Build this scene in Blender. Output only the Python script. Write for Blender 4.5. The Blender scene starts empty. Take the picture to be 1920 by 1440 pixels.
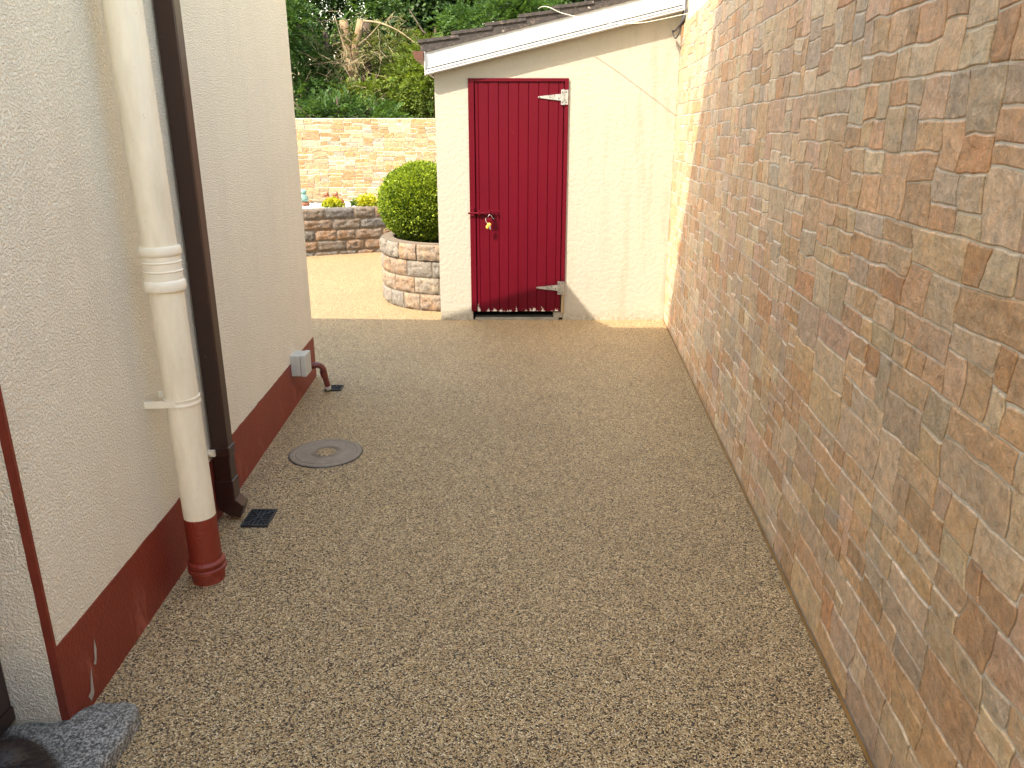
import bpy, math, random
import numpy as np
from mathutils import Vector, noise as mn

SC = bpy.context.scene
COL = SC.collection
R = math.radians

# ------------------------------------------------------------ camera, world, sun, exposure
cam = bpy.data.cameras.new('camera')
cam.sensor_fit = 'HORIZONTAL'; cam.sensor_width = 36.0
cam.lens = 1450 / 1920 * 36.0
cam.clip_start = 0.05; cam.clip_end = 2000
co = bpy.data.objects.new('camera', cam); COL.objects.link(co)
co.location = (0, 0, 1.63); co.rotation_euler = (R(90 - 18.0), 0, 0)
SC.camera = co

SUN = Vector((.593, .60, -1.0)).normalized()          # direction the light travels
w = bpy.data.worlds.new('World'); SC.world = w; w.use_nodes = True
wn = w.node_tree; bg = wn.nodes['Background']
sky = wn.nodes.new('ShaderNodeTexSky'); sky.sky_type = 'NISHITA'; sky.sun_disc = False
sky.sun_elevation = math.asin(-SUN.z)
sky.sun_rotation = math.atan2(-SUN.x, -SUN.y)
sky.air_density = 1.8; sky.dust_density = 2.0; sky.ozone_density = 2.5
wn.links.new(sky.outputs[0], bg.inputs[0]); bg.inputs[1].default_value = 0.15
sl = bpy.data.lights.new('sun', 'SUN'); sl.energy = 2.0; sl.angle = R(.5); sl.color = (1.0, .98, .95)
so = bpy.data.objects.new('sun', sl); COL.objects.link(so); so.location = (-6, -6, 12)
so.rotation_euler = SUN.to_track_quat('-Z', 'Y').to_euler()
SC.view_settings.view_transform = 'Standard'; SC.view_settings.look = 'None'
SC.view_settings.gamma = 1; SC.view_settings.exposure = 2.25
SC.view_settings.use_white_balance = True; SC.view_settings.white_balance_temperature = 8100; SC.view_settings.white_balance_tint = 12
SC.render.engine = 'CYCLES'
SC.cycles.max_bounces = 8; SC.cycles.diffuse_bounces = 5

# ------------------------------------------------------------ material helpers
def new(name):
    m = bpy.data.materials.new(name); m.use_nodes = True
    nt = m.node_tree; b = nt.nodes['Principled BSDF']
    return m, nt, b
class N:
    def __init__(s, nt): s.nt = nt
    def n(s, t, **k):
        x = s.nt.nodes.new(t)
        for a, v in k.items(): setattr(x, a, v)
        return x
    def l(s, a, b): s.nt.links.new(a, b)
    def coord(s, scale=(1, 1, 1)):
        t = s.n('ShaderNodeTexCoord'); m = s.n('ShaderNodeMapping'); m.inputs['Scale'].default_value = scale
        s.l(t.outputs['Object'], m.inputs[0]); return m.outputs[0]
    def noise(s, v, scale, detail=3, rough=.5, out='Fac', dist=0):
        x = s.n('ShaderNodeTexNoise'); x.inputs['Scale'].default_value = scale
        x.inputs['Detail'].default_value = detail; x.inputs['Roughness'].default_value = rough
        x.inputs['Distortion'].default_value = dist
        s.l(v, x.inputs['Vector']); return x.outputs[out]
    def voro(s, v, scale, feat='F1', out='Distance', smooth=None):
        x = s.n('ShaderNodeTexVoronoi'); x.feature = feat; x.inputs['Scale'].default_value = scale
        s.l(v, x.inputs['Vector']); return x.outputs[out]
    def ramp(s, f, stops, interp='LINEAR'):
        x = s.n('ShaderNodeValToRGB'); cr = x.color_ramp; cr.interpolation = interp
        while len(cr.elements) < len(stops): cr.elements.new(.5)
        for e, (p, c) in zip(cr.elements, stops):
            e.position = p; e.color = (c, c, c, 1) if isinstance(c, (int, float)) else (*c, 1)
        s.l(f, x.inputs[0]); return x.outputs[0]
    def mix(s, f, a, b, mode='MIX'):
        x = s.n('ShaderNodeMix'); x.data_type = 'RGBA'; x.blend_type = mode
        for v, i in ((f, x.inputs[0]), (a, x.inputs[6]), (b, x.inputs[7])):
            if isinstance(v, (int, float)): i.default_value = v if i == x.inputs[0] else (v, v, v, 1)
            elif isinstance(v, tuple): i.default_value = (*v, 1)
            else: s.l(v, i)
        return x.outputs[2]
    def math(s, op, a, b=0.0):
        x = s.n('ShaderNodeMath'); x.operation = op
        for v, i in ((a, x.inputs[0]), (b, x.inputs[1])):
            if isinstance(v, (int, float)): i.default_value = v
            else: s.l(v, i)
        return x.outputs[0]
    def bump(s, h, strength=.5, dist=.01, nrm=None):
        x = s.n('ShaderNodeBump'); x.inputs['Strength'].default_value = strength
        x.inputs['Distance'].default_value = dist; s.l(h, x.inputs['Height'])
        if nrm is not None: s.l(nrm, x.inputs['Normal'])
        return x.outputs[0]
    def sep(s, v):
        x = s.n('ShaderNodeSeparateXYZ'); s.l(v, x.inputs[0]); return x.outputs
    def attr(s, name='Col'):
        x = s.n('ShaderNodeAttribute'); x.attribute_name = name; return x.outputs['Color']

def simple(name, c, rough=.6, var=.12, vscale=6, bs=0, bscale=60, bd=.002, metal=0, spec=.5, c2=None):
    m, nt, b = new(name); k = N(nt); v = k.coord()
    f = k.noise(v, vscale, 4, .6)
    d = c2 or tuple(x * (1 - var * 2) for x in c)
    col = k.mix(k.ramp(f, [(.3, 0.), (.7, 1.)]), d, c)
    k.l(col, b.inputs['Base Color']); b.inputs['Roughness'].default_value = rough
    b.inputs['Metallic'].default_value = metal; b.inputs['Specular IOR Level'].default_value = spec
    if bs: k.l(k.bump(k.noise(v, bscale, 4, .6), bs, bd), b.inputs['Normal'])
    return m

MT = {}
# resin-bound gravel
m, nt, b = new('resin_gravel'); k = N(nt); v = k.coord()
warp = k.n('ShaderNodeVectorMath', operation='ADD')
sc = k.n('ShaderNodeVectorMath', operation='SCALE'); sc.inputs['Scale'].default_value = .004
k.l(k.noise(v, 90, 2, .5, 'Color'), sc.inputs[0]); k.l(v, warp.inputs[0]); k.l(sc.outputs[0], warp.inputs[1]); vv = warp.outputs[0]
cc = k.sep(k.voro(vv, 225, out='Color'))
peb = k.ramp(cc[0], [(0, (.018, .016, .014)), (.15, (.06, .048, .035)), (.30, (.30, .22, .13)), (.45, (.46, .35, .20)), (.62, (.58, .45, .25)), (.74, (.36, .31, .24)), (.86, (.68, .57, .37)), (1, (.84, .76, .58))])
edge = k.ramp(k.voro(vv, 225, 'DISTANCE_TO_EDGE'), [(.0, .22), (.13, 1.)])
big = k.ramp(k.noise(v, 1.3, 4, .6), [(.3, .93), (.7, 1.05)])
mid = k.ramp(k.noise(v, 45, 3, .6), [(.3, .95), (.7, 1.05)])
col = k.mix(1., k.mix(1., k.mix(1., peb, edge, 'MULTIPLY'), big, 'MULTIPLY'), mid, 'MULTIPLY')
col = k.mix(1., col, (1.06, .93, .785), 'MULTIPLY')
k.l(col, b.inputs['Base Color']); b.inputs['Roughness'].default_value = .42; b.inputs['Specular IOR Level'].default_value = .4
hgt = k.math('ADD', k.math('MULTIPLY', k.ramp(k.voro(vv, 225), [(0, 1.), (.7, 0.)]), 1.), k.math('MULTIPLY', cc[1], .7))
k.l(k.bump(hgt, .8, .0032), b.inputs['Normal']); MT['gravel'] = m

# spatter-dash render (stucco)
def stucco(name, c, c2, strength=1., scale=95, dist=.004, stain=None):
    m, nt, b = new(name); k = N(nt); v = k.coord()
    n1 = k.noise(v, scale, 2, .5, dist=.4)
    h = k.ramp(n1, [(.38, 0.), (.62, 1.)])
    h2 = k.math('ADD', h, k.math('MULTIPLY', k.noise(v, scale * 3.2, 2, .5), .35))
    f = k.ramp(k.noise(v, 1.6, 5, .6), [(.35, 0.), (.75, 1.)])
    col = k.mix(f, c, c2)
    if stain: col = stain(k, v, col)
    k.l(col, b.inputs['Base Color']); b.inputs['Roughness'].default_value = .75; b.inputs['Specular IOR Level'].default_value = .35
    k.l(k.bump(h2, strength, dist), b.inputs['Normal']); return m
def house_stain(k, v, col):
    s2 = k.coord((3, 3, .35)); st = k.ramp(k.noise(s2, 3.0, 5, .65), [(.48, 0.), (.72, 1.)])
    return k.mix(k.math('MULTIPLY', st, .09), col, (.55, .48, .38))
MT['stucco'] = stucco('spatter_render', (.93, .85, .69), (.89, .80, .645), 1., 145, .0042, house_stain)
def shed_stain(k, v, col):
    xyz = k.sep(v)
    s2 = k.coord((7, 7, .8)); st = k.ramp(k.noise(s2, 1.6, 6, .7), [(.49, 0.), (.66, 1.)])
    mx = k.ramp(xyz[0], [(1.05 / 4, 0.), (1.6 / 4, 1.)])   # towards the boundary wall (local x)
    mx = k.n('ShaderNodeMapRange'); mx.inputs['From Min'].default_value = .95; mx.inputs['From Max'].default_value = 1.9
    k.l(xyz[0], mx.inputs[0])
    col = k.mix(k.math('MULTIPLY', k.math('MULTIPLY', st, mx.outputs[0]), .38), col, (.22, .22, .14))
    lo = k.n('ShaderNodeMapRange'); lo.inputs['From Min'].default_value = .11; lo.inputs['From Max'].default_value = .0
    k.l(xyz[2], lo.inputs[0])
    sp = k.ramp(k.noise(v, 34, 4, .7), [(.42, 0.), (.60, 1.)])
    return k.mix(k.math('MULTIPLY', k.math('MULTIPLY', sp, lo.outputs[0]), .8), col, (.26, .22, .14))
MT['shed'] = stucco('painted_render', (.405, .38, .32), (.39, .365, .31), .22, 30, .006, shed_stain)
MT['neighbour'] = stucco('yellow_render', (.78, .69, .48), (.72, .63, .45), .5, 60, .004)

# printed stone cladding: colour attribute per stone + mottling, fine cleft relief
def clad(name, gain=1.0, rough=.5):
    m, nt, b = new(name); k = N(nt); v = k.coord()
    a = k.attr('Col')
    f = k.ramp(k.noise(v, 9, 5, .68, dist=.6), [(.36, 0.), (.66, 1.)])
    tint = k.mix(f, (1.12, .98, .84), (.93, .88, .85))
    col = k.mix(1., a, tint, 'MULTIPLY')
    g = k.ramp(k.noise(v, 34, 8, .80, dist=.4), [(.36, .55), (.45, .88), (.54, 1.03), (.64, 1.30)])
    col = k.mix(1., col, g, 'MULTIPLY')
    och = k.ramp(k.noise(k.coord((1.3, 1.3, .8)), 21, 5, .7), [(.50, 0.), (.62, 1.)])
    col = k.mix(k.math('MULTIPLY', och, .32), col, k.mix(1., a, (1.15, .80, .55), 'MULTIPLY'))
    rg = k.ramp(k.math('ABSOLUTE', k.math('SUBTRACT', k.noise(k.coord((1, 1, 1.6)), 26, 4, .6, dist=.8), .5)), [(0, 1.), (.012, 0.)])
    gd = k.ramp(k.noise(v, 11, 2, .5), [(.46, 0.), (.56, 1.)])
    col = k.mix(k.math('MULTIPLY', k.math('MULTIPLY', rg, gd), .55), col, k.mix(1., a, (.38, .33, .30), 'MULTIPLY'))
    wv = k.noise(v, 17, 6, .66, dist=.5)
    ridge = k.math('ABSOLUTE', k.math('SUBTRACT', wv, .5))
    vein = k.ramp(ridge, [(0, 1.), (.010, .0)])
    gate = k.ramp(k.noise(v, 7, 2, .5), [(.50, 0.), (.60, 1.)])
    col = k.mix(k.math('MULTIPLY', k.math('MULTIPLY', vein, gate), .45), col, (.70, .60, .47))
    k.l(col, b.inputs['Base Color']); b.inputs['Roughness'].default_value = rough; b.inputs['Specular IOR Level'].default_value = .45
    h = k.math('ADD', k.math('MULTIPLY', k.ramp(wv, [(.35, 0.), (.65, 1.)]), .9), k.math('MULTIPLY', k.noise(v, 60, 7, .8), 1.4))
    k.l(k.bump(h, .8, .007), b.inputs['Normal']); return m
MT['clad'] = clad('stone_cladding')
MT['grout'] = simple('pale_grout', (.86, .81, .75), .8, .08, 12, .3, 120)
MT['dark_grout'] = simple('grey_brown_mortar', (.20, .16, .125), .9, .12, 12, .6, 90, .004)

# tumbled walling blocks
m, nt, b = new('walling_block'); k = N(nt); v = k.coord(); a = k.attr('Col')
f = k.ramp(k.noise(v, 11, 5, .7), [(.42, 0.), (.60, 1.)])
col = k.mix(k.math('MULTIPLY', f, .55), a, (.20, .19, .18))
col = k.mix(1., col, k.ramp(k.noise(v, 45, 5, .75), [(.32, .45), (.68, 1.35)]), 'MULTIPLY')
k.l(col, b.inputs['Base Color']); b.inputs['Roughness'].default_value = .9
k.l(k.bump(k.noise(v, 48, 6, .75), 1., .014), b.inputs['Normal']); MT['block'] = m

# red-brown plinth paint with scuffs
def redpaint(name, c, c2, white=.0):
    m, nt, b = new(name); k = N(nt); v = k.coord()
    sv = k.coord((1, 2.2, .8))
    f = k.ramp(k.noise(sv, 5, 6, .72, dist=.5), [(.56, 0.), (.66, 1.)])
    xyz = k.sep(v)
    lo = k.n('ShaderNodeMapRange'); lo.inputs['From Min'].default_value = .22; lo.inputs['From Max'].default_value = .08
    k.l(xyz[2], lo.inputs[0])
    col = k.mix(k.math('MULTIPLY', f, lo.outputs[0]), c, c2)
    col = k.mix(k.ramp(k.noise(v, 3, 4, .6), [(.4, 0.), (.8, .35)]), col, tuple(x * .6 for x in c))
    k.l(col, b.inputs['Base Color']); b.inputs['Roughness'].default_value = .5
    h = k.math('ADD', k.ramp(k.noise(v, 95, 2, .5, dist=.4), [(.38, 0.), (.62, 1.)]), 0.)
    k.l(k.bump(h, .25, .004), b.inputs['Normal']); return m
MT['plinth'] = redpaint('red_brown_masonry_paint', (.215, .026, .013), (.36, .085, .06))
MT['strip'] = simple('corner_paint', (.22, .034, .018), .55, .15, 20, .4, 90)
MT['flake'] = simple('bare_plaster_flake', (.42, .39, .34), .9, .1, 30)
m, nt, b = new('cream_pipe_paint'); k = N(nt); v = k.coord()
c0 = k.mix(k.ramp(k.noise(k.coord((1, 1, .25)), 16, 5, .65), [(.40, 0.), (.70, 1.)]), (.83, .75, .60), (.70, .62, .48))
sp = k.ramp(k.noise(k.coord((1, 1, .6)), 95, 3, .6), [(.70, 0.), (.73, 1.)])
k.l(k.mix(k.math('MULTIPLY', sp, .5), c0, (.35, .29, .20)), b.inputs['Base Color']); b.inputs['Roughness'].default_value = .45
k.l(k.bump(k.noise(v, 50, 4, .6), .2, .003), b.inputs['Normal']); MT['pipe'] = m
MT['piperim'] = simple('cream_pipe_rim', (.85, .78, .64), .4, .05, 14, .15, 70, .002)
MT['brown'] = simple('brown_upvc', (.040, .016, .013), .28, .1, 9, .05, 80)
m, nt, b = new('scratched_brown_upvc'); k = N(nt); v = k.coord()
fl = k.ramp(k.noise(k.coord((1, 1, .4)), 120, 2, .5), [(.74, 0.), (.78, 1.)])
k.l(k.mix(k.math('MULTIPLY', fl, .5), (.034, .014, .011), (.30, .22, .17)), b.inputs['Base Color']); b.inputs['Roughness'].default_value = .3; MT['brown2'] = m
# shed door paint
def doorpaint(name, wear):
    m, nt, b = new(name); k = N(nt); v = k.coord()
    xyz = k.sep(v)
    base = k.mix(k.ramp(k.noise(k.coord((1, 1, .5)), 2.2, 4, .6), [(.3, 0.), (.75, 1.)]), (.110, .003, .011), (.088, .0025, .009))
    spot = k.ramp(k.noise(k.coord((1.6, 1, .55)), 26, 4, .65), [(.735, 0.), (.765, 1.)])
    col = k.mix(k.math('MULTIPLY', spot, .55), base, (.50, .30, .28))
    if wear:
        lo = k.n('ShaderNodeMapRange'); lo.inputs['From Min'].default_value = .17; lo.inputs['From Max'].default_value = .075
        k.l(xyz[2], lo.inputs[0])
        n2 = k.noise(k.coord((1, 1, .45)), 24, 5, .7)
        fl = k.ramp(k.math('ADD', n2, k.math('MULTIPLY', lo.outputs[0], .27)), [(.74, 0.), (.76, 1.)])
        col = k.mix(fl, col, (.62, .56, .50))
    k.l(col, b.inputs['Base Color']); b.inputs['Roughness'].default_value = .42; b.inputs['Specular IOR Level'].default_value = .12
    k.l(k.bump(k.noise(k.coord((3, 3, .6)), 22, 4, .6), .18, .004), b.inputs['Normal']); return m
MT['door'] = doorpaint('maroon_gloss_paint', True)
MT['frame'] = doorpaint('maroon_frame_paint', False)
MT['dark'] = simple('dark_void', (.012, .012, .012), .9, .1)
MT['iron'] = simple('dark_cast_iron', (.045, .048, .052), .4, .2, 30, .2, 80, .001, .3)
MT['galv'] = simple('galvanised_steel', (.62, .62, .62), .35, .25, 25, .15, 90, .001, .85)
MT['screw'] = simple('rusty_screw', (.05, .035, .028), .6, .2, 90)
MT['wood'] = simple('bare_timber', (.36, .26, .15), .8, .15, 20, .3, 60)
MT['upvc'] = simple('white_upvc', (.56, .57, .59), .35, .03, 5)
MT['concrete'] = simple('weathered_concrete', (.30, .27, .22), .9, .2, 12, .5, 70, .004)
m, nt, b = new('concrete_roof_tile'); k = N(nt); v = k.coord()
c0 = k.ramp(k.noise(v, 26, 5, .7), [(.3, (.03, .027, .027)), (.62, (.07, .06, .058)), (.8, (.12, .10, .095))])
li = k.ramp(k.noise(v, 6.5, 5, .7), [(.60, 0.), (.72, 1.)])
c1 = k.mix(k.math('MULTIPLY', li, .8), c0, (.30, .215, .17)); sp = k.ramp(k.noise(v, 30, 2, .5), [(.70, 0.), (.74, 1.)])
k.l(k.mix(k.math('MULTIPLY', sp, .6), c1, (.45, .43, .38)), b.inputs['Base Color']); b.inputs['Roughness'].default_value = .95
k.l(k.bump(k.noise(v, 70, 5, .7), .9, .008), b.inputs['Normal']); MT['tile'] = m
m, nt, b = new('granite_step_stone'); k = N(nt); v = k.coord()
c0 = k.ramp(k.noise(v, 130, 3, .85), [(.40, (.035, .034, .032)), (.5, (.19, .185, .17)), (.60, (.50, .49, .45))])
gr = k.ramp(k.noise(v, 5, 4, .6), [(.45, 0.), (.7, 1.)])
k.l(k.mix(k.math('MULTIPLY', gr, .45), c0, (.17, .17, .125)), b.inputs['Base Color']); b.inputs['Roughness'].default_value = .75
k.l(k.bump(k.noise(v, 130, 5, .7), 1., .006), b.inputs['Normal']); MT['granite'] = m
m, nt, b = new('manhole_concrete'); k = N(nt); v = k.coord()
c0 = k.ramp(k.noise(v, 14, 5, .7), [(.3, (.17, .13, .095)), (.7, (.25, .195, .14))])
sp = k.ramp(k.noise(v, 75, 3, .6), [(.66, 0.), (.70, 1.)])
k.l(k.mix(k.math('MULTIPLY', sp, .7), c0, (.42, .37, .28)), b.inputs['Base Color']); b.inputs['Roughness'].default_value = .6
k.l(k.bump(k.noise(v, 90, 4, .6), .4, .003), b.inputs['Normal']); MT['manhole'] = m
MT['greybox'] = simple('pale_grey_plastic', (.50, .50, .46), .45, .04, 20)
MT['redpipe'] = simple('red_painted_pipe', (.17, .036, .028), .4, .15, 30, .2, 90)
MT['sludge'] = simple('limescale', (.55, .52, .45), .8, .2, 60)
MT['terra'] = simple('terracotta', (.27, .085, .04), .7, .15, 30, .4, 90)
MT['teal'] = simple('teal_glaze', (.05, .20, .17), .25, .3, 30, 0, c2=(.22, .36, .32))
MT['brass'] = simple('brass', (.75, .48, .12), .35, .1, 60, metal=.7)
MT['tag'] = simple('yellow_plastic_tag', (.80, .48, .08), .4, .1, 60)
MT['cable'] = simple('white_cable', (.74, .68, .58), .5, .1, 20)
MT['bcable'] = simple('dark_cable', (.05, .05, .055), .5, .1, 20)
MT['pebble'] = simple('white_pebbles', (.80, .79, .76), .6, .1, 30)
MT['soil'] = simple('garden_soil', (.10, .07, .045), .95, .2, 8, .8, 40, .02)
MT['rock'] = simple('grey_rock', (.17, .14, .12), .9, .2, 15, .9, 40, .01)
MT['grass'] = simple('grass_ground', (.07, .10, .03), .95, .2, 2, .8, 30, .03)
MT['bark'] = simple('conifer_bark', (.31, .205, .12), .9, .2, 9, .8, 30, .02)
MT['dbark'] = simple('dark_bark', (.075, .05, .033), .9, .2, 9, .8, 30, .02)
MT['twig'] = simple('bare_twigs', (.34, .265, .165), .9, .2, 5)
MT['fur'] = simple('dark_brown_fur', (.020, .010, .009), .55, .2, 30)
MT['slate'] = simple('house_roof_slate', (.08, .075, .075), .8, .2, 5)
def leafmat(name, lo, hi, tr=.35):
    m, nt, b = new(name); k = N(nt)
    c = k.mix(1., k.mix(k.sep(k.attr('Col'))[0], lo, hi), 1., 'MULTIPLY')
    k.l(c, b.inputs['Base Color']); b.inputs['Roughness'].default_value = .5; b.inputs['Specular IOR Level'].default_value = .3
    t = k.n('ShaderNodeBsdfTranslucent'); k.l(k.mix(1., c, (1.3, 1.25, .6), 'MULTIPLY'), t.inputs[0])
    ms = k.n('ShaderNodeMixShader'); ms.inputs[0].default_value = tr
    out = [x for x in nt.nodes if x.type == 'OUTPUT_MATERIAL'][0]
    k.l(b.outputs[0], ms.inputs[1]); k.l(t.outputs[0], ms.inputs[2]); k.l(ms.outputs[0], out.inputs[0]); return m
MT['box_leaf'] = leafmat('box_leaf', (.045, .095, .012), (.34, .45, .055), .3)
MT['gold_leaf'] = leafmat('gold_leaf', (.12, .20, .02), (.50, .48, .05))
MT['conif'] = leafmat('conifer_leaf', (.014, .048, .018), (.095, .185, .045), .3)
MT['conif_y'] = leafmat('yellow_conifer_leaf', (.035, .08, .015), (.20, .27, .05), .3)
MT['broad'] = leafmat('broad_leaf', (.010, .036, .014), (.10, .18, .06), .3)
MT['dryleaf'] = leafmat('dry_conifer_leaf', (.03, .06, .018), (.20, .21, .07), .3)

# ------------------------------------------------------------ object helpers
def empty(name, label, cat, loc=(0, 0, 0), group=None):
    o = bpy.data.objects.new(name, None); COL.objects.link(o); o.location = loc; o.empty_display_size = .1
    o['label'] = label; o['category'] = cat
    if group: o['group'] = group
    return o
def root(o):
    while o.parent: o = o.parent
    return o
class MB:
    def __init__(s): s.v = []; s.f = []; s.c = []; s.u = False
    def add(s, vs, fs, col=None):
        b = len(s.v); s.v += [tuple(x) for x in vs]; s.f += [tuple(b + i for i in f) for f in fs]
        s.c += [col if col is not None else (1, 1, 1)] * len(vs)
        if col is not None: s.u = True
        return b
    def box(s, x0, x1, y0, y1, z0, z1, col=None):
        v = [(x, y, z) for z in (z0, z1) for y in (y0, y1) for x in (x0, x1)]
        s.add(v, [(0, 2, 3, 1), (4, 5, 7, 6), (0, 1, 5, 4), (2, 6, 7, 3), (0, 4, 6, 2), (1, 3, 7, 5)], col); return s
    def prism(s, poly, fn, a, b, col=None):       # poly in 2D, fn(p, t) -> 3D
        n = len(poly); v = [fn(p, a) for p in poly] + [fn(p, b) for p in poly]
        s.add(v, [tuple(range(n)), tuple(range(2 * n - 1, n - 1, -1))] + [(i, i + n, (i + 1) % n + n, (i + 1) % n) for i in range(n)], col); return s
    def tube(s, pts, rad, seg=10, cap=True, col=None):
        pts = [Vector(p) for p in pts]; rs = rad if hasattr(rad, '__len__') else [rad] * len(pts)
        up = None; vs = []
        for i, p in enumerate(pts):
            t = (pts[min(i + 1, len(pts) - 1)] - pts[max(i - 1, 0)])
            if t.length < 1e-9: t = Vector((0, 0, 1))
            t.normalize()
            if up is None: up = t.orthogonal().normalized()
            else:
                up = up - t * up.dot(t); up = up.normalized() if up.length > 1e-6 else t.orthogonal().normalized()
            w_ = t.cross(up)
            for j in range(seg):
                a = 2 * math.pi * j / seg; vs.append(p + (up * math.cos(a) + w_ * math.sin(a)) * rs[i])
        n = len(pts); fs = [(i * seg + j, i * seg + (j + 1) % seg, (i + 1) * seg + (j + 1) % seg, (i + 1) * seg + j) for i in range(n - 1) for j in range(seg)]
        if cap: fs += [tuple(reversed(range(seg))), tuple(range((n - 1) * seg, n * seg))]
        s.add(vs, fs, col); return s
    def lathe(s, prof, c, seg=32, col=None):      # prof (r, z) about vertical axis at c
        vs = [(c[0] + r * math.cos(2 * math.pi * j / seg), c[1] + r * math.sin(2 * math.pi * j / seg), c[2] + z) for r, z in prof for j in range(seg)]
        n = len(prof); fs = [(i * seg + j, i * seg + (j + 1) % seg, (i + 1) * seg + (j + 1) % seg, (i + 1) * seg + j) for i in range(n - 1) for j in range(seg)]
        fs += [tuple(reversed(range(seg))), tuple(range((n - 1) * seg, n * seg))]
        s.add(vs, fs, col); return s
    def blob(s, c, r, seg=16, rings=10, amp=.0, freq=3., col=None, seed=0):
        vs = []; fs = []
        for i in range(rings + 1):
            th = math.pi * i / rings
            for j in range(seg):
                ph = 2 * math.pi * j / seg; d = Vector((math.sin(th) * math.cos(ph), math.sin(th) * math.sin(ph), math.cos(th)))
                q = 1 + amp * mn.noise(d * freq + Vector((seed, seed * 2.1, 0)))
                vs.append((c[0] + d.x * r[0] * q, c[1] + d.y * r[1] * q, c[2] + d.z * r[2] * q))
        for i in range(rings):
            for j in range(seg): fs.append((i * seg + j, (i + 1) * seg + j, (i + 1) * seg + (j + 1) % seg, i * seg + (j + 1) % seg))
        s.add(vs, fs, col); return s
    def build(s, name, mat, parent=None, smooth=False, label=None, cat=None, group=None, kind=None, bevel=0):
        me = bpy.data.meshes.new(name)
        off = root(parent).location if parent else Vector((0, 0, 0))
        vs = np.array(s.v, dtype=float) - np.array(off)
        me.from_pydata(vs.tolist(), [], s.f); me.materials.append(mat)
        if s.u:
            a = me.color_attributes.new('Col', 'FLOAT_COLOR', 'POINT')
            a.data.foreach_set('color', np.c_[np.array(s.c), np.ones(len(s.c))].astype(np.float32).ravel())
        me.update()
        if smooth:
            me.polygons.foreach_set('use_smooth', [True] * len(me.polygons))
            if smooth == 'auto':
                try: me.set_sharp_from_angle(angle=R(35))
                except Exception: pass
        o = bpy.data.objects.new(name, me); COL.objects.link(o)
        if parent: o.parent = parent
        if bevel:
            md = o.modifiers.new('bevel', 'BEVEL'); md.width = bevel; md.segments = 2; md.limit_method = 'ANGLE'
        if label: o['label'] = label
        if cat: o['category'] = cat
        if group: o['group'] = group
        if kind: o['kind'] = kind
        return o

# ------------------------------------------------------------ setting
S = MB(); n = 24
S.add([(-150, -150, -.05), (150, -150, -.05), (150, 150, -.05), (-150, 150, -.05)], [(0, 1, 2, 3)])
S.build('ground', MT['grass'], kind='structure')
S = MB(); S.add([(-9, -9, 0), (6.5, -9, 0), (6.5, 12.7, 0), (-9, 12.7, 0)], [(0, 1, 2, 3)])
S.build('gravel_path', MT['gravel'], kind='structure')

# wall lines
def rx(y): return .8474 + .0785 * y            # boundary wall face x at depth y
def lx(y): return -1.186 - .0372 * y           # house wall face x at depth y

# ------------------------------------------------------------ masonry cladding
def pack(L, Hh, rng, tile=(.56, .30), lim=(.11, .27, .055, .16)):
    """courses of interlocking tiles, each split guillotine fashion into stones"""
    out = []; wmn, wmx, hmn, hmx = lim
    def split(u0, u1, v0, v1, d):
        w_, h_ = u1 - u0, v1 - v0
        cw = w_ > 2 * wmn * .72; ch = h_ > 2 * hmn
        must = w_ > wmx or h_ > hmx
        if (not cw and not ch) or (not must and rng.random() < (.42 if d > 1 else .0)): out.append((u0, u1, v0, v1)); return
        if cw and (not ch or rng.random() < (w_ / h_) / (w_ / h_ + 1.55)):
            t = u0 + w_ * rng.uniform(.34, .66); split(u0, t, v0, v1, d + 1); split(t, u1, v0, v1, d + 1)
        elif ch:
            t = v0 + h_ * rng.uniform(.36, .64); split(u0, u1, v0, t, d + 1); split(u0, u1, t, v1, d + 1)
        else: out.append((u0, u1, v0, v1))
    v = 0
    while v < Hh - .02:
        hh = min(tile[1], Hh - v)
        if Hh - v - hh < .08: hh = Hh - v
        u = -rng.uniform(0, tile[0])
        while u < L:
            u1 = u + tile[0] * rng.uniform(.8, 1.15)
            if L - u1 < .09: u1 = L
            if min(u1, L) - max(u, 0) > .04: split(max(u, 0), min(u1, L), v, v + hh, 0)
            u = u1
        v += hh
    return out
PAL = [((.50, .37, .26), 4), ((.47, .34, .235), 4), ((.51, .41, .30), 4), ((.49, .42, .34), 4), ((.45, .39, .33), 3), ((.50, .38, .31), 4), ((.46, .30, .19), 2), ((.53, .46, .37), 3), ((.43, .38, .34), 1)]
PALB = [((.46, .30, .16), 4), ((.47, .29, .15), 3), ((.50, .39, .25), 5), ((.54, .47, .35), 5), ((.47, .30, .19), 2), ((.40, .38, .34), 1), ((.50, .36, .23), 3)]
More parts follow.
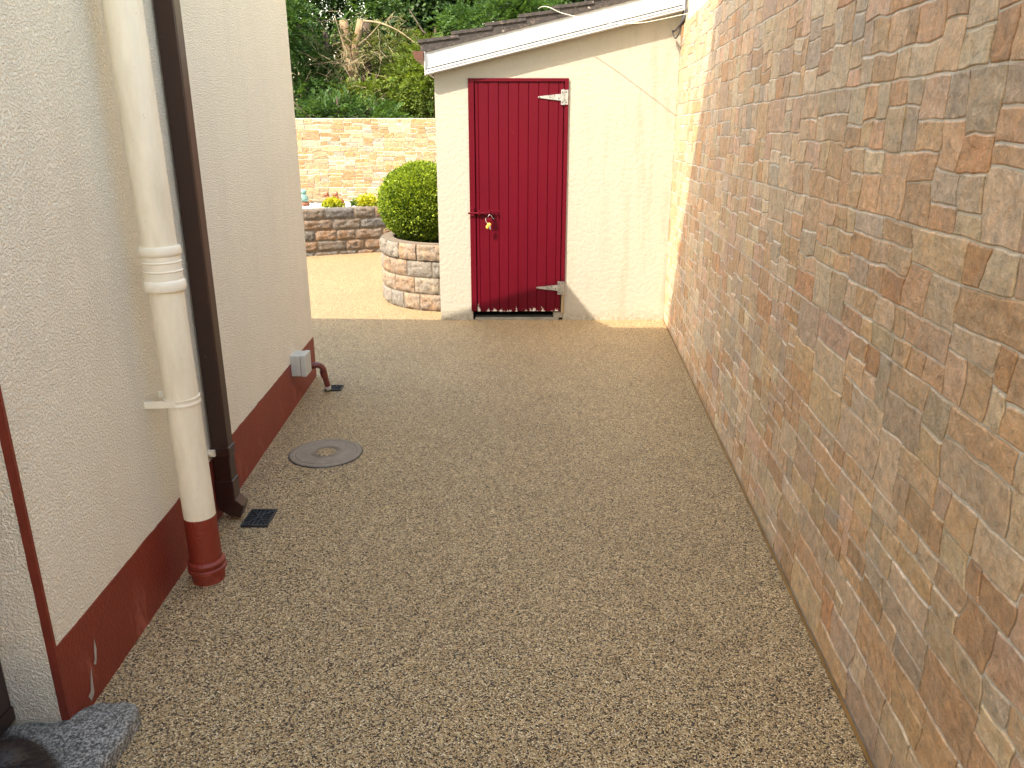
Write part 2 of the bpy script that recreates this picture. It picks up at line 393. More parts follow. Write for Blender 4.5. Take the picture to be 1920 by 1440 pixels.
def cladding(L, H, O, U, Nv, seed, pal, lim=(.12, .33, .06, .175), tile=(.64, .35), gap=(.0008, .0016), relief=.0026, tone=(1.36, 1.28, 1.18)):
    rng = random.Random(seed); mb = MB()
    O = Vector(O); U = Vector(U).normalized(); Nv = Vector(Nv).normalized(); V = Vector((0, 0, 1))
    pool = [c for c, k_ in pal for _ in range(k_)]
    def tb_(v):      # tile courses stay level, joints inside a tile wander
        t = (v / tile[1]) % 1; return min(1, 4 * min(t, 1 - t)) * .9 + .1
    def warp(u, v):
        p = Vector((u * 5.5, v * 7, seed)); q = Vector((u * 34, v * 34, seed + 5))
        eu = min(1, u / .05, (L - u) / .05); ev = min(1, max(0, v / .06), max(0, (H - v) / .03))
        du = .019 * mn.noise(Vector((u * 7, v * 11, seed + 9))) + .0042 * mn.noise(q) + .005 * mn.noise(q * .4)
        # horizontals: stay level in places, slope in others
        dv = .011 * tb_(v) * mn.noise(Vector((u * 9, v * 5, seed))) * ev + .0028 * mn.noise(q + Vector((3, 3, 3))) * ev + .0045 * mn.noise(q * .4 + Vector((1, 2, 3))) * ev
        return u + du * eu, v + dv
    for i, (u0, u1, v0, v1) in enumerate(pack(L, H, rng, tile, lim)):
        gx = gap[0] * rng.uniform(.3, 2.2); gy = gap[1] * rng.uniform(.3, 1.9)
        nx = max(2, int((u1 - u0) / .022)); ny = max(2, int((v1 - v0) / .016))
        c = rng.choice(pool); s_ = rng.uniform(.84, 1.13); c = tuple(min(.8, x * s_ * rng.uniform(.97, 1.03) * g_) for x, g_ in zip(c, tone))
        hb = relief * rng.uniform(.7, 1.5); ta = rng.uniform(-.5, .5) * relief; tb = rng.uniform(-.6, .6) * relief
        ins = .0035; cr = rng.uniform(.2, 1) * .009
        sk = [rng.uniform(-.006, .006) if j_ % 2 and (u1 - u0) < .3 else 0. for j_ in range(4)]
        verts = []; cols = []; jl = rng.uniform(.2, 1.) if rng.random() < .75 else 0.; jb = rng.uniform(0, 1) if rng.random() < .4 else 0.
        us = [0, None] + [None] * (nx - 1) + [None, 1]
        gu = [u0 + gx, u0 + gx + ins] + [u0 + (u1 - u0) * t / nx for t in range(1, nx)] + [u1 - gx - ins, u1 - gx]
        gv = [v0 + gy, v0 + gy + ins] + [v0 + (v1 - v0) * t / ny for t in range(1, ny)] + [v1 - gy - ins * 1.3, v1 - gy]
        gu.sort(); gv.sort(); a = len(gu); b_ = len(gv)
        for jj, vv_ in enumerate(gv):
            for ii, uu in enumerate(gu):
                x, y = uu, vv_
                # clipped corners
                if ii in (0, a - 1) and jj in (0, b_ - 1):
                    x += cr * (1 if ii == 0 else -1); y += cr * .6 * (1 if jj == 0 else -1)
                x += (sk[1] if uu < (u0 + u1) / 2 else sk[3]) * ((vv_ - v0) / (v1 - v0) - .5)
                x, y = warp(x, y)
                edge = ii in (0, a - 1) or jj in (0, b_ - 1)
                hgt = 0 if edge else hb + ta * ((uu - u0) / (u1 - u0) - .5) + tb * ((vv_ - v0) / (v1 - v0) - .5) + .0022 * mn.noise(Vector((uu * 22, vv_ * 30, i)))
                verts.append(O + U * x + V * y + Nv * (.001 + hgt))
                m_ = 1 + .10 * mn.noise(Vector((uu * 26, vv_ * 26, i * .7)))
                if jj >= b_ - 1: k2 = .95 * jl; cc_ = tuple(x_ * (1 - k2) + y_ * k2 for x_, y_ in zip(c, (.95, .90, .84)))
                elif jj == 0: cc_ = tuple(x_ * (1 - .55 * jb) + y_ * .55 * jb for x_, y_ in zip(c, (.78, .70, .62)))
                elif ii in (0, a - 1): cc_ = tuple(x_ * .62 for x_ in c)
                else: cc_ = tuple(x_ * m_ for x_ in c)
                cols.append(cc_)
        fs = [(jj * a + ii, jj * a + ii + 1, (jj + 1) * a + ii + 1, (jj + 1) * a + ii) for jj in range(b_ - 1) for ii in range(a - 1)]
        mb.add(verts, fs, c); mb.c[-len(cols):] = cols
    return mb

# boundary wall on the right: y from -3 to 12.6
ya, yb, WT = -5.0, 7.6, 2.45
LW = (yb - ya) * math.hypot(1, .0785)
U = Vector((.0785, 1, 0)).normalized(); NW = Vector((-U.y, U.x, 0))
wall = empty('boundary_wall', 'tall boundary wall clad in brown irregular stone down the right side of the path', 'wall', (rx(ya), ya, 0))
mb = MB(); poly = [(rx(ya), ya), (rx(12.6), 12.6), (rx(12.6) + .22, 12.6), (rx(ya) + .22, ya)]
mb.prism(poly, lambda p, t: (p[0], p[1], t), -.05, WT); mb.build('wall_core', MT['grout'], wall)
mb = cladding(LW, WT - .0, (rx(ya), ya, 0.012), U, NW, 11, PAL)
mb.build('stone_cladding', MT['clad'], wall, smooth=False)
# sloping resin fillet at its foot
mb = MB(); L_ = 60
for a in range(L_):
    y0 = ya + (6.9 - ya) * a / L_; y1 = ya + (6.9 - ya) * (a + 1) / L_
    w0 = .004 + .004 * mn.noise(Vector((y0 * 3, 0, 0))); w1 = .004 + .004 * mn.noise(Vector((y1 * 3, 0, 0)))
    mb.add([(rx(y0) - w0 - .008, y0, .001), (rx(y1) - w1 - .008, y1, .001), (rx(y1) - .0085, y1, .014 + w1), (rx(y0) - .0085, y0, .014 + w0)], [(0, 1, 2, 3)])
mb.build('wall_foot', simple('ochre_wall_foot', (.36, .20, .07), .6, .25, 7, .5, 60, .004), wall)
# neighbour's rendered wall rising above it
nb = empty('neighbour_house', 'cream yellow rendered house rising just above the stone wall at the shed corner', 'house', (rx(4) + .3, 4, 0))
mb = MB(); mb.prism([(rx(4.6) + .02, 4.6), (rx(14) + .02, 14), (rx(14) + 5, 14), (rx(4.6) + 5, 4.6)], lambda p, t: (p[0], p[1], t), WT + .002, 4.6); mb.build('wall', MT['neighbour'], nb)
mb = MB(); mb.prism([(rx(4.5) - .12, 4.6), (4.0, 6.2), (6.6, 4.6), (6.6, 4.45), (4.0, 6.05), (rx(4.5) - .12, 4.45)], lambda p, t: (p[0] + .0785 * (t - 4.5), t, p[1]), 4.55, 14.1); mb.build('roof', MT['slate'], nb)

# ------------------------------------------------------------ the house on the left
H = empty('house', 'cream rendered house with red brown plinth filling the left side of the path', 'house', (-1.3, 5.2, 0))
# walls: prism in plan; annexe (2.6..5.2), main house (-8..2.6) with a door recess 0.8..1.79
mb = MB()
an = [(lx(2.6), 2.6), (lx(5.2), 5.2), (-9, 5.2), (-9, 2.6)]
zt = {0: 4.42, 1: 2.86, 2: 2.86, 3: 4.42}
v = [(x, y, .285) for x, y in an] + [(x, y, zt[i]) for i, (x, y) in enumerate(an)]
mb.add(v, [(0, 1, 5, 4), (1, 2, 6, 5), (2, 3, 7, 6), (3, 0, 4, 7), (4, 5, 6, 7), (3, 2, 1, 0)])
mb.prism([(lx(1.79), 1.79), (lx(2.6), 2.6), (-9, 2.6), (-9, 1.79)], lambda p, t: (p[0], p[1], t), .285, 6.6)
mb.prism([(lx(.8), .8), (-1.46, .8), (-1.46, 1.79), (lx(1.79), 1.79)], lambda p, t: (p[0], p[1], t), 2.35, 6.6)
mb.prism([(lx(-2.4), -2.4), (lx(.8), .8), (-9, .8), (-9, -2.4)], lambda p, t: (p[0], p[1], t), 0, 6.6)
mb.build('rendered_wall', MT['stucco'], H)
mb = MB(); mb.prism([(lx(1.79) - .0, 1.7895), (-9, 1.7895), (-9, 1.80), (lx(1.79), 1.80)], lambda p, t: (p[0], p[1], t), .02, .284)
mb.build('door_reveal', MT['stucco'], H)
# plinth, with a soft lip at its top
mb = MB(); K = 150; y0, y1 = 1.79, 5.2
for a in range(K):
    p, q = y0 + (y1 - y0) * a / K, y0 + (y1 - y0) * (a + 1) / K
    e0, e1 = [.005 * mn.noise(Vector((t_ * 9, 0, 0))) + .004 * mn.noise(Vector((t_ * 31, 4, 0))) for t_ in (p, q)]
    mb.add([(lx(p) + .003, p, -.02), (lx(q) + .003, q, -.02), (lx(q) + .003, q, .285 + e1), (lx(p) + .003, p, .285 + e0), (lx(q) - .02, q, .287 + e1), (lx(p) - .02, p, .287 + e0)], [(0, 1, 2, 3), (3, 2, 4, 5)])
mb.add([(lx(5.2) + .003, 5.2, -.02), (-9, 5.2, -.02), (-9, 5.2, .285), (lx(5.2) + .003, 5.2, .285)], [(0, 1, 2, 3)])
mb.build('plinth', MT['plinth'], H)
# bare flakes on the plinth
def flake(pts, name='paint_chip'):
    mb = MB(); mb.add([(lx(y) + .0045, y, z) for y, z in pts], [tuple(range(len(pts)))]); return mb.build(name, MT['flake'], H)
flake([(1.945, .115), (1.955, .125), (1.962, .16), (1.972, .185), (1.975, .15), (1.965, .118), (1.957, .105)])
flake([(1.888, .045), (1.905, .05), (1.915, .085), (1.93, .12), (1.925, .07), (1.92, .03), (1.90, .02)])
# painted corner strip on the door reveal edge
mb = MB(); K = 60; zs = [.04 + (2.35 - .04) * a / K for a in range(K + 1)]
pts = []
for a in range(K + 1):
    z = zs[a]; pts.append((lx(1.79) - .021 - .0015 * mn.noise(Vector((z * 40, 0, 0))), 1.786, z)); pts.append((lx(1.79) + .003, 1.786, z))
    pts.append((lx(1.79) + .003, 1.795, z))
mb.add(pts, [(3 * a, 3 * a + 1, 3 * a + 4, 3 * a + 3) for a in range(K)] + [(3 * a + 1, 3 * a + 2, 3 * a + 5, 3 * a + 4) for a in range(K)])
mb.build('corner_strip', MT['strip'], H)
# house door in the recess
mb = MB(); mb.box(-1.50, -1.425, .8, 1.788, .12, 2.35); dr = mb.build('door', MT['brown'], H)
mb = MB(); mb.box(-1.424, -1.405, 1.72, 1.787, .10, 2.34).box(-1.424, -1.405, .80, .87, .10, 2.34).box(-1.424, -1.405, .87, 1.72, 2.27, 2.34).box(-1.44, -1.40, .80, 1.787, .055, .10)
mb.build('door_frame', MT['brown'], H, bevel=.004)
# unseen roofs, annexe eave kinked and main roof hipped for their shadows and skylight
mb = MB()
fe = [(-1.22, 3.21), (-2.35, 2.88), (-3.57, 2.96), (-9.2, 2.96)]
for (xa, za), (xb, zb2) in zip(fe[:-1], fe[1:]):
    vs = []
    for x, z in ((xa, za), (xb, zb2)): vs += [(x, 2.605, 4.44), (x, 5.2, z), (x, 5.2, z - .035), (x, 2.605, 4.40)]
    mb.add(vs, [(0, 1, 5, 4), (3, 7, 6, 2), (1, 2, 6, 5), (0, 3, 2, 1), (4, 5, 6, 7)])
e = [(-1.05, -2.5), (-1.15, 2.62), (-9.2, 2.62), (-9.2, -2.5)]
mb.add([(x, y, 6.59) for x, y in e] + [(x, y, 6.68) for x, y in e] + [(-3.5, .05, 8.2), (-6.8, .05, 8.2)], [(3, 2, 1, 0), (0, 1, 5, 4), (1, 2, 6, 5), (2, 3, 7, 6), (3, 0, 4, 7), (4, 5, 8), (5, 6, 9, 8), (6, 7, 9), (7, 4, 8, 9)])
mb.build('roof', MT['slate'], H)

# soil pipe
SPx, SPy, SR = -1.165, 2.60, .057
pipe = empty('soil_pipe', 'fat round cream soil pipe with a red foot standing against the house wall', 'pipe', (SPx, SPy, 0))
mb = MB(); mb.lathe([(SR, .268), (SR, 3.6), (SR - .004, 3.6)], (SPx, SPy, 0), 48); mb.build('upper_pipe', MT['pipe'], pipe, smooth='auto')
mb = MB(); mb.lathe([(SR + .0012, .045), (SR + .0012, .27), (SR, .2705)], (SPx, SPy, 0), 48); mb.build('painted_foot', MT['plinth'], pipe, smooth='auto')
mb = MB(); mb.lathe([(SR + .002, .0), (SR + .004, .03), (SR + .004, .045), (SR + .013, .047), (SR + .014, .058), (SR + .005, .064), (SR + .010, .070), (SR + .011, .082), (SR + .004, .090), (SR + .001, .092)], (SPx, SPy, 0), 48)
mb.build('socket', MT['plinth'], pipe, smooth='auto')
mb = MB()
z0, z1 = 1.123, 1.272
prof = [(SR + .0005, z0 - .002), (SR + .009, z0), (SR + .011, z0 + .008), (SR + .0105, z0 + .028), (SR + .007, z0 + .034)]
prof += [(SR + .005, z0 + .036), (SR + .005, z0 + .062), (SR + .0075, z0 + .064), (SR + .0075, z0 + .067), (SR + .005, z0 + .069), (SR + .005, z0 + .092), (SR + .0075, z0 + .094), (SR + .0075, z0 + .097), (SR + .005, z0 + .099), (SR + .005, z1 - .034), (SR + .009, z1 - .030), (SR + .011, z1 - .024), (SR + .011, z1 - .008), (SR + .008, z1 - .001), (SR + .0005, z1)]
mb.lathe(prof, (SPx, SPy, 0), 48); mb.build('coupling', MT['piperim'], pipe, smooth='auto')
mb = MB(); zc = .728
mb.lathe([(SR, zc - .012), (SR + .0045, zc - .012), (SR + .0045, zc - .007), (SR + .003, zc - .004), (SR + .003, zc + .004), (SR + .0045, zc + .007), (SR + .0045, zc + .012), (SR, zc + .012)], (SPx, SPy, 0), 48)
mb.box(lx(2.56), SPx - .0, SPy - SR - .0045, SPy - SR + .001, zc - .012, zc + .012)
mb.tube([(lx(2.53) - .0, SPy - SR + .0, zc), (lx(2.53) + .008, SPy - SR, zc)], .016, 14)
mb.box(lx(2.56), SPx - .0, SPy + SR - .001, SPy + SR + .0045, zc - .012, zc + .012)
mb.build('wall_bracket', MT['piperim'], pipe, smooth='auto')

pipe.rotation_euler.y = R(-.65)
# square brown downpipe with a shoe
dpx0, dpx1, dpy0, dpy1 = -1.292, -1.218, 3.07, 3.135
dp = empty('downpipe', 'square dark brown plastic downpipe emptying through a shoe into the drain grate', 'downpipe', (-1.26, 3.1, 0))
mb = MB(); mb.box(dpx0, dpx1, dpy0, dpy1, .17, 3.9); mb.build('pipe', MT['brown2'], dp, bevel=.005)
mb = MB(); mb.box(dpx0 - .003, dpx1 + .004, dpy0 - .004, dpy1 + .004, .085, .19); mb.build('collar', MT['brown'], dp, bevel=.004)
mb = MB(); mb.box(dpx0 - .004, dpx1 + .005, dpy0 - .005, dpy1 + .005, .298, .345); mb.build('collar', MT['brown'], dp, bevel=.004)
mb = MB(); sh = [(dpx0, .10), (dpx1 + .004, .10), (dpx1 + .038, .068), (dpx1 + .016, .010), (dpx1 - .03, .022), (dpx0, .05)]
mb.prism(sh, lambda p, t: (p[0], t, p[1]), dpy0 - .003, dpy1 + .003); mb.build('shoe', MT['brown'], dp, bevel=.004)
mb = MB(); mb.box(-1.312, -1.272, 3.052, 3.068, .31, .338); mb.tube([(-1.30, 3.05, .324), (-1.285, 3.045, .324)], .006, 8); mb.build('bracket', MT['pipe'], dp)

# drain grates
def grate(x0, x1, y0, y1, label, name='drain_grate', skew=0.):
    g = empty(name, label, 'drain', ((x0 + x1) / 2, (y0 + y1) / 2, 0), 'drain gratings in the path')
    P = lambda a, b_: (x0 + (x1 - x0) * a + skew * b_, y0 + (y1 - y0) * b_)
    mb = MB(); q = [P(0, 0), P(1, 0), P(1, 1), P(0, 1)]
    mb.prism(q, lambda p, t: (p[0], p[1], t), .001, .004); mb.build('gully_shade', MT['dark'], g)  # flat near-black plate, its colour stands in for shade below the bars
    mb = MB(); e = .045
    for a in ([(0, 0), (1, 0), (1, e), (0, e)], [(0, 1 - e), (1, 1 - e), (1, 1), (0, 1)], [(0, e), (e, e), (e, 1 - e), (0, 1 - e)], [(1 - e, e), (1, e), (1, 1 - e), (1 - e, 1 - e)]):
        mb.prism([P(*p) for p in a], lambda p, t: (p[0], p[1], t), .004, .011)
    def bar(a0, b0, a1, b1, r_=.0016, z=.009):
        p, q2 = P(a0, b0), P(a1, b1); mb.tube([(p[0], p[1], z), (q2[0], q2[1], z)], r_, 6)
    bar(0, 0, 1, 1, .002, .010); bar(0, 1, 1, 0, .002, .010); bar(.42, 0, .42, 1); bar(.58, 0, .58, 1)
    for t in (.12, .24, .36, .48, .60, .72, .84, .93):
        d = abs(t - .5) ; bar(0, t, .5 - (.5 - d if d < .5 else 0) if False else min(t, 1 - t), t); bar(1, t, 1 - min(t, 1 - t), t)
    for t in (.14, .26, .74, .86):
        bar(t, 0, t, min(t, 1 - t)); bar(t, 1, t, 1 - min(t, 1 - t))
    mb.build('grating', MT['iron'], g); return g
grate(-1.178, -1.062, 3.0, 3.155, 'square dark iron drain grate under the brown downpipe shoe')
grate(-1.245, -1.135, 4.86, 4.965, 'small dark drain grate below the red elbow pipe at the house corner')

# red waste pipe with elbow
wp = empty('waste_pipe', 'short red painted waste pipe bending down to the small drain by the house corner', 'pipe', (-1.36, 4.82, 0))
path = [(lx(4.78), 4.78, .20), (-1.29, 4.79, .20)] + [(-1.27 + .045 * math.sin(a), 4.80 + .015 * math.sin(a), .20 - .045 * (1 - math.cos(a))) for a in [R(x) for x in (10, 30, 50, 70, 90)]] + [(-1.222, 4.83, .10), (-1.215, 4.845, .045)]
mb = MB(); mb.tube(path, .019, 16); mb.build('pipe', MT['redpipe'], wp, smooth='auto')
mb = MB(); mb.tube([(-1.232, 4.815, .158), (-1.224, 4.825, .112)], .0225, 16); mb.tube([(-1.31, 4.785, .20), (-1.275, 4.79, .20)], .0225, 16); mb.build('elbow_socket', MT['redpipe'], wp, smooth='auto')
mb = MB(); mb.blob((-1.214, 4.848, .03), (.021, .021, .022), 12, 8, .3, 3); mb.build('scale_deposit', MT['sludge'], wp, smooth=True)

# junction box
jb = empty('junction_box', 'small pale grey plastic box fixed on the red plinth near the house corner', 'box', (-1.31, 4.6, .27))
bx0 = lx(4.6)
mb = MB(); mb.box(bx0, bx0 + .062, 4.535, 4.665, .205, .335); mb.build('base', MT['greybox'], jb, bevel=.004)
mb = MB(); mb.box(bx0 + .064, bx0 + .095, 4.532, 4.668, .202, .338); mb.build('lid', MT['greybox'], jb, bevel=.005)

# manhole
mh = empty('manhole_cover', 'round grey brown manhole cover with a small centre ring in the gravel path', 'manhole cover', (-.995, 3.82, 0))
c = (-.995, 3.82, 0)
mb = MB(); mb.lathe([(.19, .001), (.188, .006), (.180, .008), (.166, .008), (.163, .0055), (.159, .0055), (.156, .008), (.085, .0078), (.083, .006), (.079, .006), (.077, .0078), (.068, .007), (.066, .0075), (.05, .0072)], c, 72); mb.build('cover', MT['manhole'], mh, smooth='auto')
mb = MB()
for r_ in (.071, .060): 
    mb.tube([(c[0] + r_ * math.cos(t), c[1] + r_ * math.sin(t), .0082) for t in [2 * math.pi * i / 48 for i in range(49)]], .0022, 6, cap=False)
mb.build('centre_ring', MT['manhole'], mh, smooth=True)
mb = MB(); mb.lathe([(.052, .0075), (.050, .0105), (.03, .012)], c, 24); mb.build('gravel_plug', MT['gravel'], mh, smooth=True)
mb = MB(); mb.tube([(c[0] + .192 * math.cos(t), c[1] + .192 * math.sin(t), .0005) for t in [2 * math.pi * i / 72 for i in range(73)]], .0035, 6, cap=False); mb.build('rim', MT['iron'], mh, smooth=True)

# granite step
st = MB(); zt_ = .050
prof = [(-1.98, 1.0), (-1.98, 1.60), (-1.42, 1.72), (-1.40, 1.775), (-1.27, 1.782), (-1.243, 1.80), (-1.225, 1.835), (-1.19, 1.862), (-1.12, 1.868), (-1.088, 1.85), (-1.066, 1.80), (-1.062, 1.74), (-1.075, 1.60), (-1.105, 1.45), (-1.12, 1.0)]
cx_ = sum(p[0] for p in prof) / len(prof); cy_ = sum(p[1] for p in prof) / len(prof)
dense = []
for i in range(len(prof)):
    a, b_ = prof[i], prof[(i + 1) % len(prof)]
    for t in range(6): dense.append((a[0] + (b_[0] - a[0]) * t / 6, a[1] + (b_[1] - a[1]) * t / 6))
rings = [(1.015, -.02), (1.015, .02), (1.01, .035), (1.0, .043), (.985, .048), (.95, zt_), (.6, zt_), (.2, zt_)]
vs = []
for s_, z in rings:
    for i, p in enumerate(dense):
        q = mn.noise(Vector((p[0] * 14, p[1] * 14, z * 12))); 
        vs.append((cx_ + (p[0] - cx_) * s_ + .010 * q - .012, cy_ + (p[1] - cy_) * s_ + .010 * q, z + (.003 * q if z > 0 else 0)))
nn = len(dense); fs = [(i * nn + j, i * nn + (j + 1) % nn, (i + 1) * nn + (j + 1) % nn, (i + 1) * nn + j) for i in range(len(rings) - 1) for j in range(nn)] + [tuple(range((len(rings) - 1) * nn, len(rings) * nn))]
st.add(vs, fs)
o = st.build('stone_step', MT['granite'], None, smooth=True, label='rough grey granite step stone at the foot of the house door corner', cat='step')

# dark furry back of an animal at the lower left corner
rng = random.Random(5)
dg = empty('dog', 'dark brown furry back at the lower left corner beside the grey step', 'dog', (-1.24, 1.38, .05))
mb = MB(); mb.blob((-1.24, 1.40, .165), (.165, .145, .125), 28, 18, .12, 2.); mb.blob((-1.39, 1.33, .20), (.12, .10, .11), 20, 14, .1, 2.); mb.build('body', MT['fur'], dg, smooth=True)
mb = MB()
for i in range(7000):
    th = math.acos(rng.uniform(-.3, 1)); ph = rng.uniform(0, 2 * math.pi); d = Vector((math.sin(th) * math.cos(ph), math.sin(th) * math.sin(ph), math.cos(th)))
    p = Vector((-1.24 + d.x * .165, 1.40 + d.y * .145, .165 + d.z * .125)); t = (d * .5 + Vector((.5, .1, -.5)) + Vector((rng.gauss(0, .25), rng.gauss(0, .25), rng.gauss(0, .25)))).normalized()
    sd = t.cross(d).normalized() * .0009; l_ = rng.uniform(.015, .035)
    mb.add([p - sd, p + sd, p + t * l_ + d * .004], [(0, 1, 2)])
mb.build('fur', MT['fur'], dg)

# ------------------------------------------------------------ shed
D = 6.912
SH = empty('shed', 'cream rendered shed with a lean-to tiled roof at the end of the path', 'shed', (-.65, D, 0))
XL, XR = -.648, 1.385
def ztop(x): return 2.215 + .2305 * (x + .648)
ox0, ox1, oz = -.355, .462, 2.052          # door opening
def wavy(x, z): return .0
mb = MB()
fr = lambda p, t: (p[0], t, p[1])
mb.prism([(XL, -.02), (ox0, -.02), (ox0, oz), (ox0, ztop(ox0)), (XL, ztop(XL))], fr, D, D + .14)
mb.prism([(ox0, oz), (ox1, oz), (ox1, ztop(ox1)), (ox0, ztop(ox0))], fr, D, D + .14)
mb.prism([(ox1, -.02), (XR, -.02), (XR, ztop(XR)), (ox1, ztop(ox1)), (ox1, oz)], fr, D, D + .14)
mb.prism([(D + .14, -.02), (9.3, -.02), (9.3, ztop(XL)), (D + .14, ztop(XL))], lambda p, t: (t, p[0], p[1]), XL, XL + .14)
mb.prism([(XL + .14, -.02), (XR, -.02), (XR, ztop(XR)), (XL + .14, ztop(XL + .14))], fr, 9.16, 9.3)
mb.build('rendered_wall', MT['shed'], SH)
mb = MB(); mb.box(ox0 + .001, ox1 - .001, D + .45, D + .47, .0, 2.05); mb.box(ox0 + .001, ox1 - .001, D + .03, D + .45, .002, .02); mb.build('dark_interior', MT['dark'], SH)
mb = MB(); mb.box(ox0 + .02, ox1 - .035, D - .004, D + .13, -.01, .022).box(ox1 - .085, ox1 - .001, D - .001, D + .12, .022, .075); mb.build('sill', MT['concrete'], SH, bevel=.003)
# door frame
mb = MB(); fy0, fy1 = D - .018, D + .05
mb.box(-.368, -.318, fy0, fy1, .085, 2.062).box(.440, .474, fy0, fy1, .335, 2.062).box(-.318, .440, fy0, fy1, 2.034, 2.062)
mb.build('door_frame', MT['frame'], SH, bevel=.003)
mb = MB(); mb.box(.446, .472, fy0 + .003, fy1, .062, .333); mb.build('bare_frame_end', MT['wood'], SH, bevel=.002, label='bare unpainted timber at the foot of the door frame')
# door leaf of boards
xs = [-.314, -.283, -.197, -.113, -.028, .056, .140, .225, .309, .392, .436]
mb = MB(); rng = random.Random(3)
for a, b_ in zip(xs[:-1], xs[1:]):
    dz = rng.uniform(-.003, .003); dy = rng.uniform(-.0015, .0015); q = .005
    pr = [(a + .0006, D + .012), (a + .0006, D - .004 + dy), (a + q, D - .0085 + dy), (b_ - q, D - .0085 + dy), (b_ - .0006, D - .004 + dy), (b_ - .0006, D + .012)]
    mb.prism(pr, lambda p, t: (p[0], p[1], t), .083 + dz, 2.030)
leaf = mb.build('door', MT['door'], SH)
# T hinges
def hinge(z, label):
    mb = MB(); y0 = D - .0125
    pts = [(.222, z - .006), (.216, z), (.222, z + .007), (.405, z + .026), (.412, z + .024), (.412, z - .026), (.405, z - .026)]
    mb.prism(pts, lambda p, t: (p[0], t, p[1]), y0 - .004, y0)
    mb.box(.436, .470, D - .0225, D - .019, z - .058, z + .058).box(.410, .436, y0 - .009, y0 - .001, z - .060, z + .060)
    mb.tube([(.437, D - .026, z - .062), (.437, D - .026, z + .062)], .0055, 10)
    h = mb.build('hinge', MT['galv'], leaf, label=label, bevel=.001)
    for x, dz in ((.232, 0), (.318, .0), (.355, .012), (.392, -.008), (.423, .04), (.423, -.04), (.455, .04), (.455, -.04)):
        yy = y0 - .004 if x < .41 else (y0 - .009 if x < .43 else D - .0225)
        mb = MB(); mb.tube([(x, yy + .001, z + dz), (x, yy - .0025, z + dz)], .0055, 8); mb.build('screw', MT['screw'], h)
hinge(1.912, 'white flecked steel T hinge near the top of the door'); hinge(.300, 'grey steel T hinge near the foot of the door')
# bolt, padlock with tag
mb = MB(); zb = .965; yb_ = D - .009
mb.box(-.305, -.108, yb_ - .004, yb_, zb - .026, zb + .022).box(-.366, -.330, D - .030, D - .0185, zb - .03, zb + .045)
mb.tube([(-.383, yb_ - .016, zb - .004), (-.165, yb_ - .016, zb - .004)], .0085, 10)
for x in (-.295, -.235, -.175): mb.box(x, x + .016, yb_ - .028, yb_ - .004, zb - .018, zb + .010)
mb.box(-.196, -.188, yb_ - .060, yb_ - .004, zb - .026, zb + .018).box(-.132, -.127, yb_ - .022, yb_ - .004, zb - .02, zb + .014)
bolt = mb.build('sliding_bolt', MT['frame'], leaf, bevel=.0015)
pl = empty('padlock', 'padlock with brass key and yellow tag hanging from the maroon door bolt', 'padlock', (-.195, D - .06, .86))
mb = MB(); py = D - .055
mb.tube([(-.192 + .016 * math.cos(t), py, .932 + .018 * math.sin(t)) for t in [R(a) for a in range(-10, 191, 20)]] , .0035, 8); mb.build('shackle', MT['galv'], pl, smooth=True)
mb = MB(); mb.box(-.212, -.172, py - .009, py + .009, .890, .925); mb.build('body', MT['frame'], pl, bevel=.004)
mb = MB(); mb.tube([(-.226, py - .008, .925), (-.230, py - .012, .905), (-.222, py - .014, .888), (-.208, py - .014, .876)], .0016, 6); mb.build('key_ring', MT['cable'], pl)
mb = MB(); mb.blob((-.200, py - .014, .868), (.018, .006, .015), 12, 8, .3, 3); mb.blob((-.216, py - .016, .846), (.013, .005, .016), 12, 8, .3, 3, seed=3); mb.build('yellow_tag', MT['tag'], pl, smooth=True)
mb = MB(); mb.prism([(-.204, .862), (-.190, .858), (-.185, .830), (-.190, .822), (-.196, .83), (-.198, .845)], lambda p, t: (p[0], t, p[1]), py - .018, py - .016); mb.build('key', MT['galv'], pl)
mb = MB(); mb.tube([(-.176, py + .012, .93), (-.160, py + .012, .912)], .004, 8); mb.build('shackle_tip', MT['galv'], pl)

# fascia: board with moulded lower edge, sloping
FY = D - .062
def zb_(x): return 2.083 + .2305 * (x + .71)
x0, x1 = -.712, 1.376
def strip(mb, o0, o1, yo, th, xa=x0, xb=x1):
    mb.add([(xa, FY - yo, zb_(xa) + o0), (xb, FY - yo, zb_(xb) + o0), (xb, FY - yo, zb_(xb) + o1), (xa, FY - yo, zb_(xa) + o1),
            (xa, FY - yo + th, zb_(xa) + o0), (xb, FY - yo + th, zb_(xb) + o0), (xb, FY - yo + th, zb_(xb) + o1), (xa, FY - yo + th, zb_(xa) + o1)],
           [(0, 1, 2, 3), (7, 6, 5, 4), (0, 4, 5, 1), (3, 2, 6, 7), (0, 3, 7, 4), (1, 5, 6, 2)])
mb = MB(); strip(mb, .047, .176, 0, .03); strip(mb, .046, .053, .008, .034); strip(mb, .022, .036, .018, .040); strip(mb, .001, .013, .032, .046); strip(mb, -.004, .0015, .014, .04)
strip(mb, .0, .040, -.003, .03)
mb.build('barge_board', MT['upvc'], SH, bevel=.002)
mb = MB(); strip(mb, -.004, .176, .0235, .06, x0 - .006, x0 + .001); mb.build('board_end_cap', MT['upvc'], SH, bevel=.002)
mb = MB(); strip(mb, .0, .172, .018, .05, x1 + .0005, x1 + .012)
mb.build('board_end_cap', MT['upvc'], SH, bevel=.002)
mb = MB(); mb.box(x0 - .004, x0 + .012, FY + .035, 9.3, zb_(x0) + .02, zb_(x0) + .17); mb.build('eaves_board', MT['upvc'], SH)
